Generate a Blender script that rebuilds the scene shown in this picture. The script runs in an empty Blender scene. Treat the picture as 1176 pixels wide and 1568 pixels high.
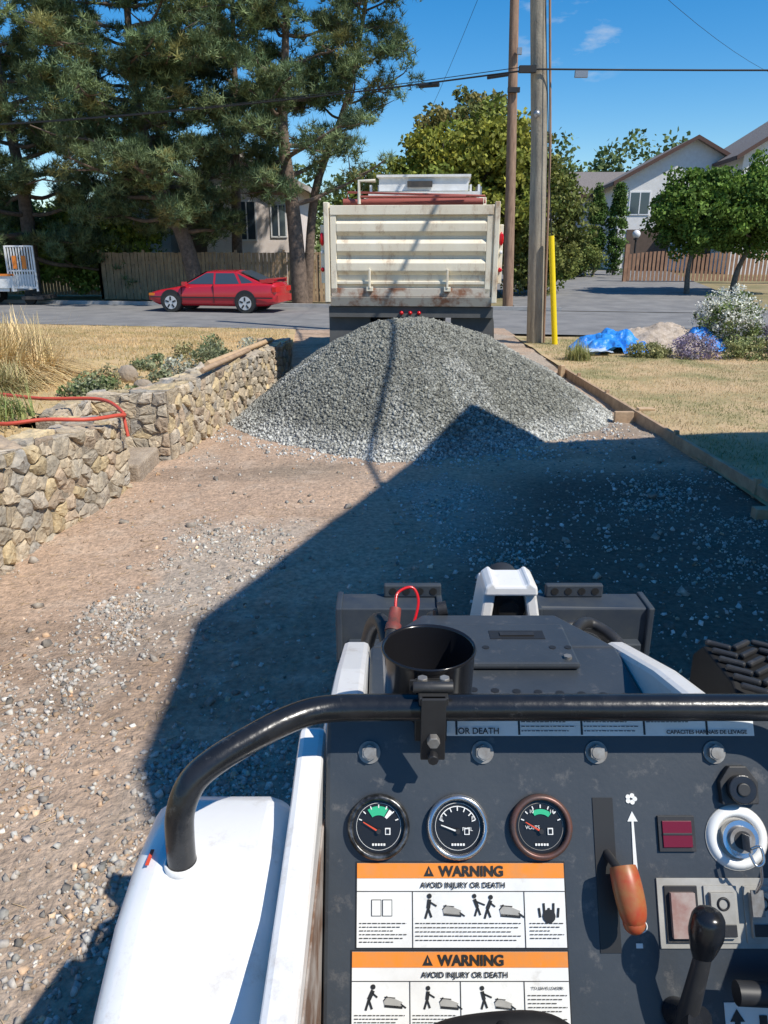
import bpy, bmesh, math, random
import numpy as np
from mathutils import Vector, Matrix
rng=np.random.default_rng(7); random.seed(7)
S=bpy.context.scene
S.view_settings.view_transform='Standard'
S.view_settings.look='None'
S.view_settings.exposure=0

# ------------------------------------------------------------------ materials
def mat(name,c1,c2=None,scale=8,rough=.8,metal=0,bump=0,bscale=None,detail=6,spec=None,attr=False,trans=0,lo=.35,hi=.65,bdist=.02,coat=0,stretch=None,dust=None):
    m=bpy.data.materials.new(name); m.use_nodes=True
    nt=m.node_tree; N=nt.nodes; L=nt.links
    b=N['Principled BSDF']; b.inputs['Roughness'].default_value=rough; b.inputs['Metallic'].default_value=metal
    if spec is not None: b.inputs['Specular IOR Level'].default_value=spec
    if coat: b.inputs['Coat Weight'].default_value=coat; b.inputs['Coat Roughness'].default_value=.08
    tc=N.new('ShaderNodeTexCoord'); src=tc.outputs['Object']
    if stretch:
        mp_=N.new('ShaderNodeMapping'); mp_.inputs['Scale'].default_value=stretch; L.new(src,mp_.inputs['Vector']); src=mp_.outputs[0]
    c1=(*c1,1); c2=(*c2,1) if c2 else None
    out=None
    if c2:
        n=N.new('ShaderNodeTexNoise'); n.inputs['Scale'].default_value=scale; n.inputs['Detail'].default_value=detail
        n.inputs['Roughness'].default_value=.65
        L.new(src,n.inputs['Vector'])
        r=N.new('ShaderNodeValToRGB'); r.color_ramp.elements[0].position=lo; r.color_ramp.elements[1].position=hi
        r.color_ramp.elements[0].color=c1; r.color_ramp.elements[1].color=c2
        L.new(n.outputs['Fac'],r.inputs['Fac']); out=r.outputs['Color']
    if dust:   # (colour, scale, lo, hi, amount)
        n3=N.new('ShaderNodeTexNoise'); n3.inputs['Scale'].default_value=dust[1]; n3.inputs['Detail'].default_value=12; n3.inputs['Roughness'].default_value=.75
        L.new(src,n3.inputs['Vector'])
        m3=N.new('ShaderNodeMapRange'); m3.inputs[1].default_value=dust[2]; m3.inputs[2].default_value=dust[3]; m3.inputs[4].default_value=dust[4]; L.new(n3.outputs['Fac'],m3.inputs[0])
        x3=N.new('ShaderNodeMix'); x3.data_type='RGBA'; L.new(m3.outputs[0],x3.inputs['Factor']); L.new(out,x3.inputs['A']); x3.inputs['B'].default_value=(*dust[0],1); out=x3.outputs['Result']
    if attr:
        a=N.new('ShaderNodeAttribute'); a.attribute_name='Col'
        if out:
            mx=N.new('ShaderNodeMix'); mx.data_type='RGBA'; mx.blend_type='MULTIPLY'; mx.inputs['Factor'].default_value=1
            L.new(out,mx.inputs['A']); L.new(a.outputs['Color'],mx.inputs['B']); out=mx.outputs['Result']
        else: out=a.outputs['Color']
    if out: L.new(out,b.inputs['Base Color'])
    else: b.inputs['Base Color'].default_value=c1
    if bump:
        n2=N.new('ShaderNodeTexNoise'); n2.inputs['Scale'].default_value=bscale or scale*4; n2.inputs['Detail'].default_value=8
        L.new(tc.outputs['Object'],n2.inputs['Vector'])
        bp=N.new('ShaderNodeBump'); bp.inputs['Strength'].default_value=bump; bp.inputs['Distance'].default_value=bdist
        L.new(n2.outputs['Fac'],bp.inputs['Height']); L.new(bp.outputs['Normal'],b.inputs['Normal'])
    if trans:
        tr=N.new('ShaderNodeBsdfTranslucent'); ms=N.new('ShaderNodeMixShader'); ms.inputs['Fac'].default_value=trans
        if out: L.new(out,tr.inputs['Color'])
        else: tr.inputs['Color'].default_value=c1
        L.new(b.outputs[0],ms.inputs[1]); L.new(tr.outputs[0],ms.inputs[2]); L.new(ms.outputs[0],N['Material Output'].inputs['Surface'])
    return m

# ------------------------------------------------------------------ mesh builder
class MB:
    def __init__(s): s.v=[];s.f=[];s.m=[];s.sm=[];s.mats=[]
    def mi(s,m):
        if m not in s.mats: s.mats.append(m)
        return s.mats.index(m)
    def add(s,vs,fs,m,smooth=False,M=None):
        o=len(s.v); k=s.mi(m)
        for v in vs:
            v=Vector(v)
            if M: v=M@v
            s.v.append(v[:])
        for f in fs: s.f.append([i+o for i in f]); s.m.append(k); s.sm.append(smooth)
    def box(s,x0,x1,y0,y1,z0,z1,m,M=None):
        s.add([(x0,y0,z0),(x1,y0,z0),(x1,y1,z0),(x0,y1,z0),(x0,y0,z1),(x1,y0,z1),(x1,y1,z1),(x0,y1,z1)],
              [(0,3,2,1),(4,5,6,7),(0,1,5,4),(1,2,6,5),(2,3,7,6),(3,0,4,7)],m,False,M)
    def prism(s,prof,x0,x1,m,M=None,axis='x'):
        n=len(prof)
        def P(x,a,b): return (x,a,b) if axis=='x' else ((a,x,b) if axis=='y' else (a,b,x))
        vs=[P(x0,a,b) for a,b in prof]+[P(x1,a,b) for a,b in prof]
        fs=[tuple(range(n))[::-1],tuple(range(n,2*n))]+[(i,(i+1)%n,n+(i+1)%n,n+i) for i in range(n)]
        s.add(vs,fs,m,False,M)
    def tube(s,path,rad,m,n=10,M=None,caps=True,smooth=True):
        P=[Vector(p) for p in path]; k=len(P)
        if not hasattr(rad,'__len__'): rad=[rad]*k
        T=[(P[min(i+1,k-1)]-P[max(i-1,0)]).normalized() for i in range(k)]
        up=Vector((0,0,1)) if abs(T[0].z)<.9 else Vector((1,0,0))
        u=T[0].cross(up).normalized(); vs=[]
        for i in range(k):
            u=(u-T[i]*u.dot(T[i]))
            u=u.normalized() if u.length>1e-6 else T[i].orthogonal().normalized()
            w=T[i].cross(u)
            for j in range(n):
                a=2*math.pi*j/n; vs.append(P[i]+(u*math.cos(a)+w*math.sin(a))*rad[i])
        fs=[(i*n+j,i*n+(j+1)%n,(i+1)*n+(j+1)%n,(i+1)*n+j) for i in range(k-1) for j in range(n)]
        s.add(vs,fs,m,smooth,M)
        if caps:
            s.add([vs[j] for j in range(n)],[tuple(range(n))[::-1]],m,False,M)
            s.add([vs[(k-1)*n+j] for j in range(n)],[tuple(range(n))],m,False,M)
    def cyl(s,p0,p1,r,m,n=24,M=None,r1=None): s.tube([p0,p1],[r,r if r1 is None else r1],m,n,M)
    def ring(s,c,r0,r1,z0,z1,m,n=40,M=None):
        vs=[];cx,cy=c
        prof=[(r0,z0),(r0,z1),((r0*.6+r1*.4),z1+(r1-r0)*.35),(r1,z1-(r1-r0)*.2),(r1,z0)]
        q=len(prof)
        for j in range(n):
            a=2*math.pi*j/n
            for r,z in prof: vs.append((cx+r*math.cos(a),cy+r*math.sin(a),z))
        fs=[(j*q+i,((j+1)%n)*q+i,((j+1)%n)*q+(i+1)%q,j*q+(i+1)%q) for j in range(n) for i in range(q)]
        s.add(vs,[f[::-1] for f in fs],m,True,M)
    def ball(s,c,r,m,n=12,sc=(1,1,1),M=None):
        vs=[];fs=[]
        for i in range(n+1):
            t=math.pi*i/n
            for j in range(2*n):
                a=math.pi*j/n
                vs.append((c[0]+r*sc[0]*math.sin(t)*math.cos(a),c[1]+r*sc[1]*math.sin(t)*math.sin(a),c[2]+r*sc[2]*math.cos(t)))
        for i in range(n):
            for j in range(2*n):
                fs.append((i*2*n+j,(i+1)*2*n+j,(i+1)*2*n+(j+1)%(2*n),i*2*n+(j+1)%(2*n)))
        s.add(vs,fs,m,True,M)
    def obj(s,name,parent=None,bevel=0,seg=2,local=False):
        me=bpy.data.meshes.new(name); me.from_pydata(s.v,[],s.f)
        for m in s.mats: me.materials.append(m)
        me.polygons.foreach_set('material_index',s.m); me.polygons.foreach_set('use_smooth',s.sm)
        me.update()
        o=bpy.data.objects.new(name,me); S.collection.objects.link(o); attach(o,parent,local)
        if bevel:
            bm=bmesh.new(); bm.from_mesh(me); bmesh.ops.remove_doubles(bm,verts=bm.verts,dist=1e-5); bmesh.ops.recalc_face_normals(bm,faces=bm.faces); bm.to_mesh(me); bm.free()
            b=o.modifiers.new('b','BEVEL'); b.width=bevel; b.segments=seg; b.limit_method='ANGLE'; b.angle_limit=.6; b.harden_normals=False
        return o
def attach(o,parent,local=False):
    if parent:
        o.parent=parent
        if not local: o.matrix_parent_inverse=parent.matrix_basis.inverted()
def empty(name,loc=(0,0,0),rz=0):
    e=bpy.data.objects.new(name,None); S.collection.objects.link(e)
    e.location=loc; e.rotation_euler=(0,0,rz); e.empty_display_size=.2
    e.matrix_basis=Matrix.Translation(loc)@Matrix.Rotation(rz,4,'Z'); return e

def npmesh(name,V,F,m,col=None,parent=None,smooth=False):
    V=np.ascontiguousarray(V,dtype=np.float32); F=np.ascontiguousarray(F,dtype=np.int32)
    me=bpy.data.meshes.new(name); me.vertices.add(len(V)); me.vertices.foreach_set('co',V.ravel())
    k=F.shape[1]; me.loops.add(F.size); me.loops.foreach_set('vertex_index',F.ravel())
    me.polygons.add(len(F)); me.polygons.foreach_set('loop_start',np.arange(0,F.size,k,dtype=np.int32))
    me.update(calc_edges=True)
    if smooth: me.polygons.foreach_set('use_smooth',np.ones(len(F),dtype=bool))
    if col is not None:
        a=me.color_attributes.new('Col','FLOAT_COLOR','POINT'); c=np.ones((len(V),4),dtype=np.float32); c[:,:3]=col
        a.data.foreach_set('color',c.ravel())
    me.materials.append(m); me.validate()
    o=bpy.data.objects.new(name,me); S.collection.objects.link(o); attach(o,parent); return o
def randrot(n,tilt=None):
    if tilt is None:
        q=rng.normal(size=(n,4)); q/=np.linalg.norm(q,axis=1)[:,None]
    else:
        a=rng.uniform(0,2*np.pi,n); b=rng.normal(0,tilt,n); c=rng.uniform(0,2*np.pi,n)
        q1=np.stack([np.cos(b/2),np.sin(b/2)*np.cos(c),np.sin(b/2)*np.sin(c),0*b],1)
        q2=np.stack([np.cos(a/2),0*a,0*a,np.sin(a/2)],1)
        w1,x1,y1,z1=q1.T; w2,x2,y2,z2=q2.T
        q=np.stack([w1*w2-x1*x2-y1*y2-z1*z2,w1*x2+x1*w2+y1*z2-z1*y2,w1*y2-x1*z2+y1*w2+z1*x2,w1*z2+x1*y2-y1*x2+z1*w2],1)
    w,x,y,z=q.T
    return np.stack([np.stack([1-2*(y*y+z*z),2*(x*y-z*w),2*(x*z+y*w)],1),np.stack([2*(x*y+z*w),1-2*(x*x+z*z),2*(y*z-x*w)],1),np.stack([2*(x*z-y*w),2*(y*z+x*w),1-2*(x*x+y*y)],1)],1)
def scatter(pts,tv,tf,size,R,col,aniso=None,jit=0):
    n=len(pts); k=len(tv)
    T=np.repeat(tv[None],n,0)
    if jit: T=T+rng.normal(0,jit,T.shape)
    if aniso is not None: T=T*aniso[:,None,:]
    V=np.einsum('nij,nkj->nki',R,T)*np.asarray(size).reshape(-1,1,1)+pts[:,None,:]
    F=(tf[None]+(np.arange(n)*k)[:,None,None]).reshape(-1,tf.shape[1])
    C=np.repeat(col[:,None,:],k,1).reshape(-1,3)
    return V.reshape(-1,3),F,C
CUBE=np.array([(-1,-1,-1),(1,-1,-1),(1,1,-1),(-1,1,-1),(-.75,-.75,1),(.75,-.75,1),(.75,.75,1),(-.75,.75,1)],float)*.5
CUBEF=np.array([(0,3,2,1),(4,5,6,7),(0,1,5,4),(1,2,6,5),(2,3,7,6),(3,0,4,7)])
def h2(ix,iy,s): 
    v=np.sin(ix*127.1+iy*311.7+s*74.7)*43758.5453; return v-np.floor(v)
def vn(x,y,s=0):
    x=np.asarray(x,float);y=np.asarray(y,float)
    ix=np.floor(x);iy=np.floor(y);fx=x-ix;fy=y-iy;fx=fx*fx*(3-2*fx);fy=fy*fy*(3-2*fy)
    return (h2(ix,iy,s)*(1-fx)+h2(ix+1,iy,s)*fx)*(1-fy)+(h2(ix,iy+1,s)*(1-fx)+h2(ix+1,iy+1,s)*fx)*fy
def fbm(x,y,s=0,o=4):
    t=0;a=.5;n=0
    for i in range(o): t=t+a*vn(x*2**i,y*2**i,s+i);n+=a;a*=.5
    return t/n
def grid(xs,ys,zf):
    X,Y=np.meshgrid(xs,ys); Z=zf(X,Y); V=np.stack([X,Y,Z],-1).reshape(-1,3)
    nx,ny=len(xs),len(ys); i=np.arange(nx-1)[None,:]+nx*np.arange(ny-1)[:,None]; i=i.ravel()
    return V,np.stack([i,i+1,i+nx+1,i+nx],1),X,Y
sstep=lambda t:np.clip(t,0,1)**2*(3-2*np.clip(t,0,1))

# ------------------------------------------------------------------ world, sun, camera
w=bpy.data.worlds.new('World'); S.world=w; w.use_nodes=True; nt=w.node_tree; N=nt.nodes; L=nt.links
bg=N['Background']; sky=N.new('ShaderNodeTexSky'); sky.sky_type='NISHITA'; sky.sun_disc=False
sky.sun_elevation=math.radians(52); sky.sun_rotation=math.radians(127.2); sky.ozone_density=4.0; sky.air_density=1.0; sky.dust_density=.2
tc=N.new('ShaderNodeTexCoord'); nz=N.new('ShaderNodeTexNoise'); nz.inputs['Scale'].default_value=16; nz.inputs['Detail'].default_value=9; nz.inputs['Roughness'].default_value=.6
mp=N.new('ShaderNodeMapping'); mp.inputs['Scale'].default_value=(1,1,3); L.new(tc.outputs['Generated'],mp.inputs['Vector']); L.new(mp.outputs[0],nz.inputs['Vector'])
dt=N.new('ShaderNodeVectorMath'); dt.operation='DOT_PRODUCT'; dt.inputs[1].default_value=(.207,.952,.232); L.new(tc.outputs['Generated'],dt.inputs[0])
mr=N.new('ShaderNodeMapRange'); mr.inputs[1].default_value=.9988; mr.inputs[2].default_value=1; L.new(dt.outputs['Value'],mr.inputs[0])
mr2=N.new('ShaderNodeMapRange'); mr2.inputs[1].default_value=.52; mr2.inputs[2].default_value=.9; L.new(nz.outputs['Fac'],mr2.inputs[0])
mu=N.new('ShaderNodeMath'); mu.operation='MULTIPLY'; L.new(mr.outputs[0],mu.inputs[0]); L.new(mr2.outputs[0],mu.inputs[1])
mx=N.new('ShaderNodeMix'); mx.data_type='RGBA'; mx.inputs['B'].default_value=(6,6.8,8,1); L.new(mu.outputs[0],mx.inputs['Factor'])
hs=N.new('ShaderNodeHueSaturation'); hs.inputs['Saturation'].default_value=1.42; hs.inputs['Value'].default_value=1.45; L.new(sky.outputs[0],hs.inputs['Color'])
L.new(hs.outputs[0],mx.inputs['A']); L.new(mx.outputs['Result'],bg.inputs['Color']); bg.inputs['Strength'].default_value=.10
sl=bpy.data.lights.new('sun','SUN'); sl.energy=5.0; sl.angle=math.radians(.53); sl.color=(1,.95,.865)
so=bpy.data.objects.new('sun',sl); S.collection.objects.link(so); so.rotation_euler=Vector((.490,-.372,.788)).to_track_quat('Z','Y').to_euler(); so.location=(20,-15,30)
cd=bpy.data.cameras.new('camera'); cd.sensor_fit='VERTICAL'; cd.sensor_height=34.6; cd.lens=26; cd.clip_end=3000; cd.clip_start=.02
cam=bpy.data.objects.new('camera',cd); S.collection.objects.link(cam); cam.location=(0,0,2); cam.rotation_euler=(math.radians(90-18.9),0,0); S.camera=cam

# ------------------------------------------------------------------ ground, road
def hill(X,Y): 
    return np.clip((Y-28+.2*X)*.03,0,1.6)*sstep((X-2)/6)
M_dry=mat('dry_ground',(.36,.27,.14),(.17,.16,.07),scale=.5,rough=.95,bump=.5,bscale=25,detail=10)
xs=np.concatenate([np.linspace(-900,-60,8),np.linspace(-50,60,56),np.linspace(70,900,8)]); ys=np.concatenate([np.linspace(-600,-30,6),np.linspace(-20,90,56),np.linspace(100,1500,8)])
V,F,_,_=grid(xs,ys,lambda X,Y:hill(X,Y)-.06); npmesh('ground',V,F,M_dry,smooth=True)
M_asph=mat('asphalt',(.175,.17,.165),(.26,.25,.235),scale=1.2,rough=.9,bump=.4,bscale=90,detail=12)
def ne(x): return 20.2-.2*x
def fe(x): return 28-.2*x
xs=np.linspace(-120,120,121); V=[]
for i,x in enumerate(xs): V+= [(x,ne(x),-.004),(x,fe(x),-.004)]
F=[(2*i,2*i+2,2*i+3,2*i+1) for i in range(120)]
npmesh('road',np.array(V),np.array(F),M_asph)
M_conc=mat('concrete',(.42,.41,.39),(.32,.31,.29),scale=3,rough=.9,bump=.3,bscale=60)
b=MB()
for i in range(60):
    x0=-60+2*i; 
    if 4.5<x0<13: continue
    b.add([(x0,fe(x0)+.01,-.05),(x0+2,fe(x0+2)+.01,-.05),(x0+2,fe(x0+2)+.2,-.05),(x0,fe(x0)+.2,-.05),(x0,fe(x0)+.01,.12),(x0+2,fe(x0+2)+.01,.12),(x0+2,fe(x0+2)+.2,.12),(x0,fe(x0)+.2,.12)],[(4,5,6,7),(0,1,5,4),(2,3,7,6)],M_conc)
b.obj('kerb')
ys=np.linspace(0,1,24); xs2=np.linspace(0,1,16); V=[]
for t in ys:
    for s in xs2:
        y0=fe(8)+t*24; x=4.6+s*(8+3*t)+t*1.5; yy=y0-.2*(x-8); V.append((x,yy,float(hill(x,yy))+.012))
F=[(j*16+i,j*16+i+1,j*16+i+17,j*16+i+16) for j in range(23) for i in range(15)]
npmesh('parking_lot',np.array(V),np.array(F),M_asph,smooth=True)

# driveway
def dz(X,Y): return (fbm(X*1.3,Y*1.3,3)-.5)*.06+(fbm(X*9,Y*9,5,3)-.5)*.022
xs=np.arange(-3.3,3.2,.035); ys=np.concatenate([np.arange(.6,9,.035),np.arange(9,21,.12)]); ys=np.concatenate([np.arange(-5,.6,.3),ys])
V,F,X,Y=grid(xs,ys,dz)
def gmask(x,y):
    n=fbm(x*1.1+.6*fbm(x*2,y*2,9),y*.8,11,5)
    band=np.exp(-((x-(-1.15+.42*(y-4.0)))/.40)**2)      # crushed rock strip beside the track
    g=sstep((n-.52)*5+.85*band)*sstep((x+2.15)*2)
    g=g+sstep((3.4-y)*.7)*sstep((-.7-x)*1.5)*(.25+.8*sstep((n-.40)*5))
    g=g+sstep((x-1.3)*1.2)*sstep((y-4.0)*.6)*.55*sstep((n-.38)*6)
    return np.clip(g,0,1)
n2=fbm(X*6,Y*6,14,4); n3=fbm(X*.6,Y*1.6,17,4)
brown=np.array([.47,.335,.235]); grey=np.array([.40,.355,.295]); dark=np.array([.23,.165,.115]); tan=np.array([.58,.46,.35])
gm=gmask(X,Y)*.75
C=brown*(1-gm[...,None])+grey*gm[...,None]
dm=sstep((n3-.51)*8)*.5; C=C*(1-dm[...,None])+dark*dm[...,None]
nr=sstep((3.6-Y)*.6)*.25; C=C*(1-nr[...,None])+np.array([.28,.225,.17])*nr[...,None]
dk=sstep((X+.35-.35*(Y-4))*.9)*sstep((7.4-Y)*1.2)*.88; C=C*(1-dk[...,None])+np.array([.105,.080,.060])*dk[...,None]  # dark dirt, darkened further to deepen the house's cast shade in the colour
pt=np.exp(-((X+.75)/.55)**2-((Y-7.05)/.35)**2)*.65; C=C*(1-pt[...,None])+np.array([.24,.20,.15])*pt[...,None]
tm=sstep((n2-.54)*6)*.35*sstep((.6-X)); C=C*(1-tm[...,None])+tan*tm[...,None]
# lug prints left by the tracks and tyres
for cx0,sl_ in ((-1.75,.02),(-.35,.10)):
    d=np.abs(X-(cx0+sl_*Y)); lug=.5+.5*np.sign(np.sin(Y*38+4*np.sin(X*9))); tr=sstep((.16-d)*12)*(.35+.65*lug)*.28*sstep((fbm(X*1.2,Y*1.2,64,3)-.40)*6)
    C=C*(1-tr[...,None])+dark*tr[...,None]
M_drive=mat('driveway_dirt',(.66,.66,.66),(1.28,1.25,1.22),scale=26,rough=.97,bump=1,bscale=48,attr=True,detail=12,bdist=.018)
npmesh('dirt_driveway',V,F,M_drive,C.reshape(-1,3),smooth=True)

# loose gravel
M_stone=mat('crushed_rock',(.75,.75,.75),(1.2,1.2,1.2),scale=40,rough=.9,attr=True)
def stones(n,x0,x1,y0,y1,keep,smin,smax,base,zf,var=.3,pw=2.5):
    x=rng.uniform(x0,x1,n);y=y0+(y1-y0)*rng.uniform(0,1,n)**1.35
    k=rng.uniform(0,1,n)<keep(x,y); x=x[k];y=y[k];m=len(x)
    s=smin+(smax-smin)*rng.uniform(0,1,m)**pw
    p=np.stack([x,y,zf(x,y)+s*.12],1)
    c=base[None]*(1+rng.normal(0,var,(m,1))).clip(.35,1.8)
    odd=rng.uniform(0,1,m)<.08; c[odd]*=np.array([1.2,.92,.68])
    return scatter(p,CUBE,CUBEF,s,randrot(m),c,aniso=rng.uniform(.55,1.25,(m,3)),jit=.11)
def kp(x,y):
    p=fbm(x*2.5,y*2.5,33,3); g=gmask(x,y)
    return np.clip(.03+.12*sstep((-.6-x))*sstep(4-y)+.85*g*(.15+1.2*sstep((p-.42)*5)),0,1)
parts=[stones(34000,-3.0,3.1,1.2,8.5,kp,.009,.028,np.array([.46,.44,.39]),dz),
       stones(20000,-2.4,-.5,1.1,4.2,kp,.008,.026,np.array([.42,.38,.33]),dz),
       stones(50000,-3.0,3.1,1.0,7,kp,.005,.012,np.array([.48,.42,.35]),dz),
       stones(9000,-3.0,3.1,1.0,8.5,lambda x,y:.25+0*x,.006,.020,np.array([.44,.33,.24]),dz),
       stones(3600,.0,3.1,2.5,8.2,lambda x,y:.6*sstep((fbm(x*1.6,y*1.6,77,3)-.4)*5),.010,.028,np.array([.50,.49,.46]),dz),
       stones(8000,-2.2,3.0,6.2,9.5,lambda x,y:np.exp(-((np.hypot((x-.35)/1.02,y-10)-2.60)/.17)**2),.010,.032,np.array([.48,.48,.45]),dz),
       stones(260,-3.0,3.1,1.5,8.5,lambda x,y:.5+0*x,.03,.055,np.array([.38,.33,.27]),dz)]
def merge(name,parts,m,parent=None):
    off=0;Vs=[];Fs=[];Cs=[]
    for v,f,c in parts: Vs.append(v);Fs.append(f+off);Cs.append(c);off+=len(v)
    return npmesh(name,np.concatenate(Vs),np.concatenate(Fs),m,np.concatenate(Cs),parent)
n=700; x=rng.uniform(-2.4,-.4,n); y=rng.uniform(1.3,6,n); parts.append(scatter(np.stack([x,y,dz(x,y)+.006],1),CUBE,CUBEF,np.full(n,1.),randrot(n,.08),np.tile([[.5,.36,.2]],(n,1))*rng.uniform(.5,1.2,(n,1)),aniso=np.stack([rng.uniform(.02,.07,n),np.full(n,.0022),np.full(n,.002)],1)))
merge('loose_gravel',parts,M_stone)

# gravel pile
def pile(X,Y):
    dx=X-.30; dy=Y-10.0; d=np.hypot(dx,dy)+1e-6; a=np.arctan2(dy,dx); ca,sa=np.cos(a),np.sin(a)
    R=1/np.sqrt((ca/np.where(ca>0,2.5,2.25))**2+(sa/np.where(sa>0,2.2,2.5))**2)
    R=R*(1+.04*np.sin(3*a+1)+.03*np.sin(5*a+2.3)+.05*(fbm(ca*2+4,sa*2+4,60,3)-.5))
    r=d/R; h=1.14*np.interp(r,[0,.10,.22,.42,.7,.88,1,1.1],[1,.995,.95,.77,.43,.17,.0,-.12])
    return h+(fbm(X*2.2,Y*2.2,41,3)-.5)*.10+(fbm(X*14,Y*14,43,3)-.5)*.035
xs=np.arange(-2.4,3.2,.03); ys=np.arange(7.0,12.4,.03)
V,F,X,Y=grid(xs,ys,pile)
hh=pile(X,Y); C=np.ones(X.shape+(3,))*np.array([.180,.180,.155])
lt=sstep((.26-hh)*6)*.6; C=C*(1-lt[...,None])+np.array([.36,.36,.34])*lt[...,None]
M_pile=mat('pile_gravel',(.5,.5,.5),(1.25,1.25,1.25),scale=55,rough=.95,bump=1,bscale=60,attr=True,bdist=.02,lo=.4,hi=.6)
po=empty('gravel_pile',(.30,10,0))
npmesh('pile_surface',V,F,M_pile,C.reshape(-1,3),parent=po)
n=100000; x=rng.uniform(-2.3,3.1,n); y=rng.uniform(7.1,12,n); z=pile(x,y); k=(z>-.01)&(rng.uniform(0,1,n)<np.where(y<10.4,1,.2)); x,y,z=x[k],y[k],z[k]; m=len(x)
s=.011+.021*rng.uniform(0,1,m)**2
strk=fbm(np.arctan2(y-10,x-.36)*5,np.hypot(x-.36,y-10)*.8,88,4)
bl=np.clip(sstep((.24-z)*5)*.65+.35*sstep((strk-.54)*8)*sstep((1.0-z)*3),0,1)[:,None]
c=(np.array([[.225,.225,.192]])*(1-bl)+np.array([[.50,.50,.46]])*bl)*(1+rng.normal(0,.30,(m,1))).clip(.35,2.0)
v_,f_,c_=scatter(np.stack([x,y,z+s*.15],1),CUBE,CUBEF,s,randrot(m),c,aniso=rng.uniform(.55,1.25,(m,3)),jit=.1)
npmesh('pile_stones',v_,f_,M_stone,c_,parent=po)

# ------------------------------------------------------------------ lawns
wy=[-5,4.6,6.55,7.35,12.6,13.2,22]; wxv=[-3.0,-2.5,-2.25,-2.1,-1.5,-1.45,-2.2]
def wallx(y): return np.interp(y,wy,wxv)
def lz(X,Y): return (.56-.56*sstep((Y-9)/12.5))*(.75+.25*sstep((-2-X)/1.5)) + (fbm(X*.8,Y*.8,21)-.5)*.12*sstep((20-Y)/3)
ys=np.concatenate([np.arange(-5,6.4,.2),np.arange(6.4,7.6,.05),np.arange(7.6,24,.2)]); u=np.linspace(0,1,110)**2.2
V=[]
for y in ys:
    x0=wallx(y)-.22-(.75 if 6.5<y<7.4 else 0); yy=np.minimum(y+0*u,23.99)
    X=x0-u*60
    yn=np.where(y>=23.7,ne(X),np.minimum(yy,ne(X)))
    V.append(np.stack([X,yn,np.where(yn>=ne(X)-.01,-.02,lz(X,yn))],1))
    V[-1][0,2]=V[-1][0,2] if y<12.7 else -.05
V=np.concatenate(V); nx=len(u); ny=len(ys); i=(np.arange(nx-1)[None,:]+nx*np.arange(ny-1)[:,None]).ravel(); F=np.stack([i,i+nx,i+nx+1,i+1],1)
M_lawn=mat('dry_lawn',(.58,.41,.21),(.32,.27,.11),scale=.9,rough=.95,bump=.7,bscale=40,detail=12,lo=.45,hi=.8)
npmesh('lawn',V,F,M_lawn,smooth=True)
xs=np.concatenate([np.arange(3.1,9,.15),np.linspace(9.2,60,40)])
V=[]
for t in np.linspace(0,1,110):
    Y=-5+t*(ne(xs)-.8+5); V.append(np.stack([xs,Y,.03+(fbm(xs*.8,Y*.8,22)-.5)*.06],1))
V=np.concatenate(V); nx=len(xs); i=(np.arange(nx-1)[None,:]+nx*np.arange(109)[:,None]).ravel(); F=np.stack([i,i+1,i+nx+1,i+nx],1)
M_lawn2=mat('lawn_turf',(.54,.39,.22),(.22,.22,.09),scale=1.0,rough=.95,bump=.7,bscale=45,detail=12,lo=.42,hi=.68)
npmesh('lawn',V,F,M_lawn2,smooth=True)
M_blade=mat('grass_blades',(.7,.7,.7),(1.2,1.2,1.2),scale=3,rough=.8,attr=True,trans=.25)
BL=np.array([(-.5,0,0),(.5,0,0),(.0,.15,1.)],float); BLF=np.array([(0,1,2)])
def blades(n,x0,x1,y0,y1,zf,l0,l1,w,c1,c2,cut=None,tilt=.5):
    x=rng.uniform(x0,x1,n); y=rng.uniform(y0,y1,n)
    if cut is not None: k=cut(x,y); x=x[k];y=y[k]
    m=len(x); L_=rng.uniform(l0,l1,m); t=(sstep((fbm(x*1.1,y*1.1,51,4)-.44)*6)*.75+rng.uniform(0,.3,m)).clip(0,1)[:,None]
    c=(np.array([c1])*(1-t)+np.array([c2])*t)*rng.uniform(.7,1.25,(m,1))
    an=np.stack([np.full(m,w),L_,L_],1)
    return scatter(np.stack([x,y,zf(x,y)-.005],1),BL,BLF,np.ones(m),randrot(m,tilt),c,aniso=an)
cutl=lambda x,y:(x<wallx(y)-.35)&(y<ne(x)-.3)&~((y>6.4)&(y<7.5)&(x>-3.1))
zr=lambda x,y:.03+(fbm(x*.8,y*.8,22)-.5)*.06
merge('lawn_grass',[blades(55000,-13,-1.8,5,22,lz,.03,.09,.014,(.76,.54,.28),(.44,.36,.15),cutl,.8)],M_blade)
merge('lawn_grass',[blades(60000,3.2,9,4.5,18.3,zr,.025,.055,.010,(.68,.51,.30),(.26,.28,.11),lambda x,y:(y<ne(x)-1),.8)],M_blade)

# ------------------------------------------------------------------ stone wall
def cells(seeds,W,Hh,sx=1.0):
    out=[]
    for i,(a,b_) in enumerate(seeds):
        poly=[(0,0),(W,0),(W,Hh),(0,Hh)]
        d=[((c-a)**2+(e-b_)**2,j) for j,(c,e) in enumerate(seeds) if j!=i]; d.sort()
        for _,j in d[:16]:
            c,e=seeds[j]; nx,ny=c-a,e-b_; dd=(c*c+e*e-a*a-b_*b_)/2; q=[]
            for k in range(len(poly)):
                p=poly[k];r=poly[(k+1)%len(poly)]; fp=nx*p[0]+ny*p[1]-dd; fr=nx*r[0]+ny*r[1]-dd
                if fp<=0: q.append(p)
                if fp*fr<0: t=fp/(fp-fr); q.append((p[0]+t*(r[0]-p[0]),p[1]+t*(r[1]-p[1])))
            poly=q
            if len(poly)<3: break
        if len(poly)>=3: out.append(poly)
    return out
wallV=[];wallF=[];wallC=[]
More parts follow.
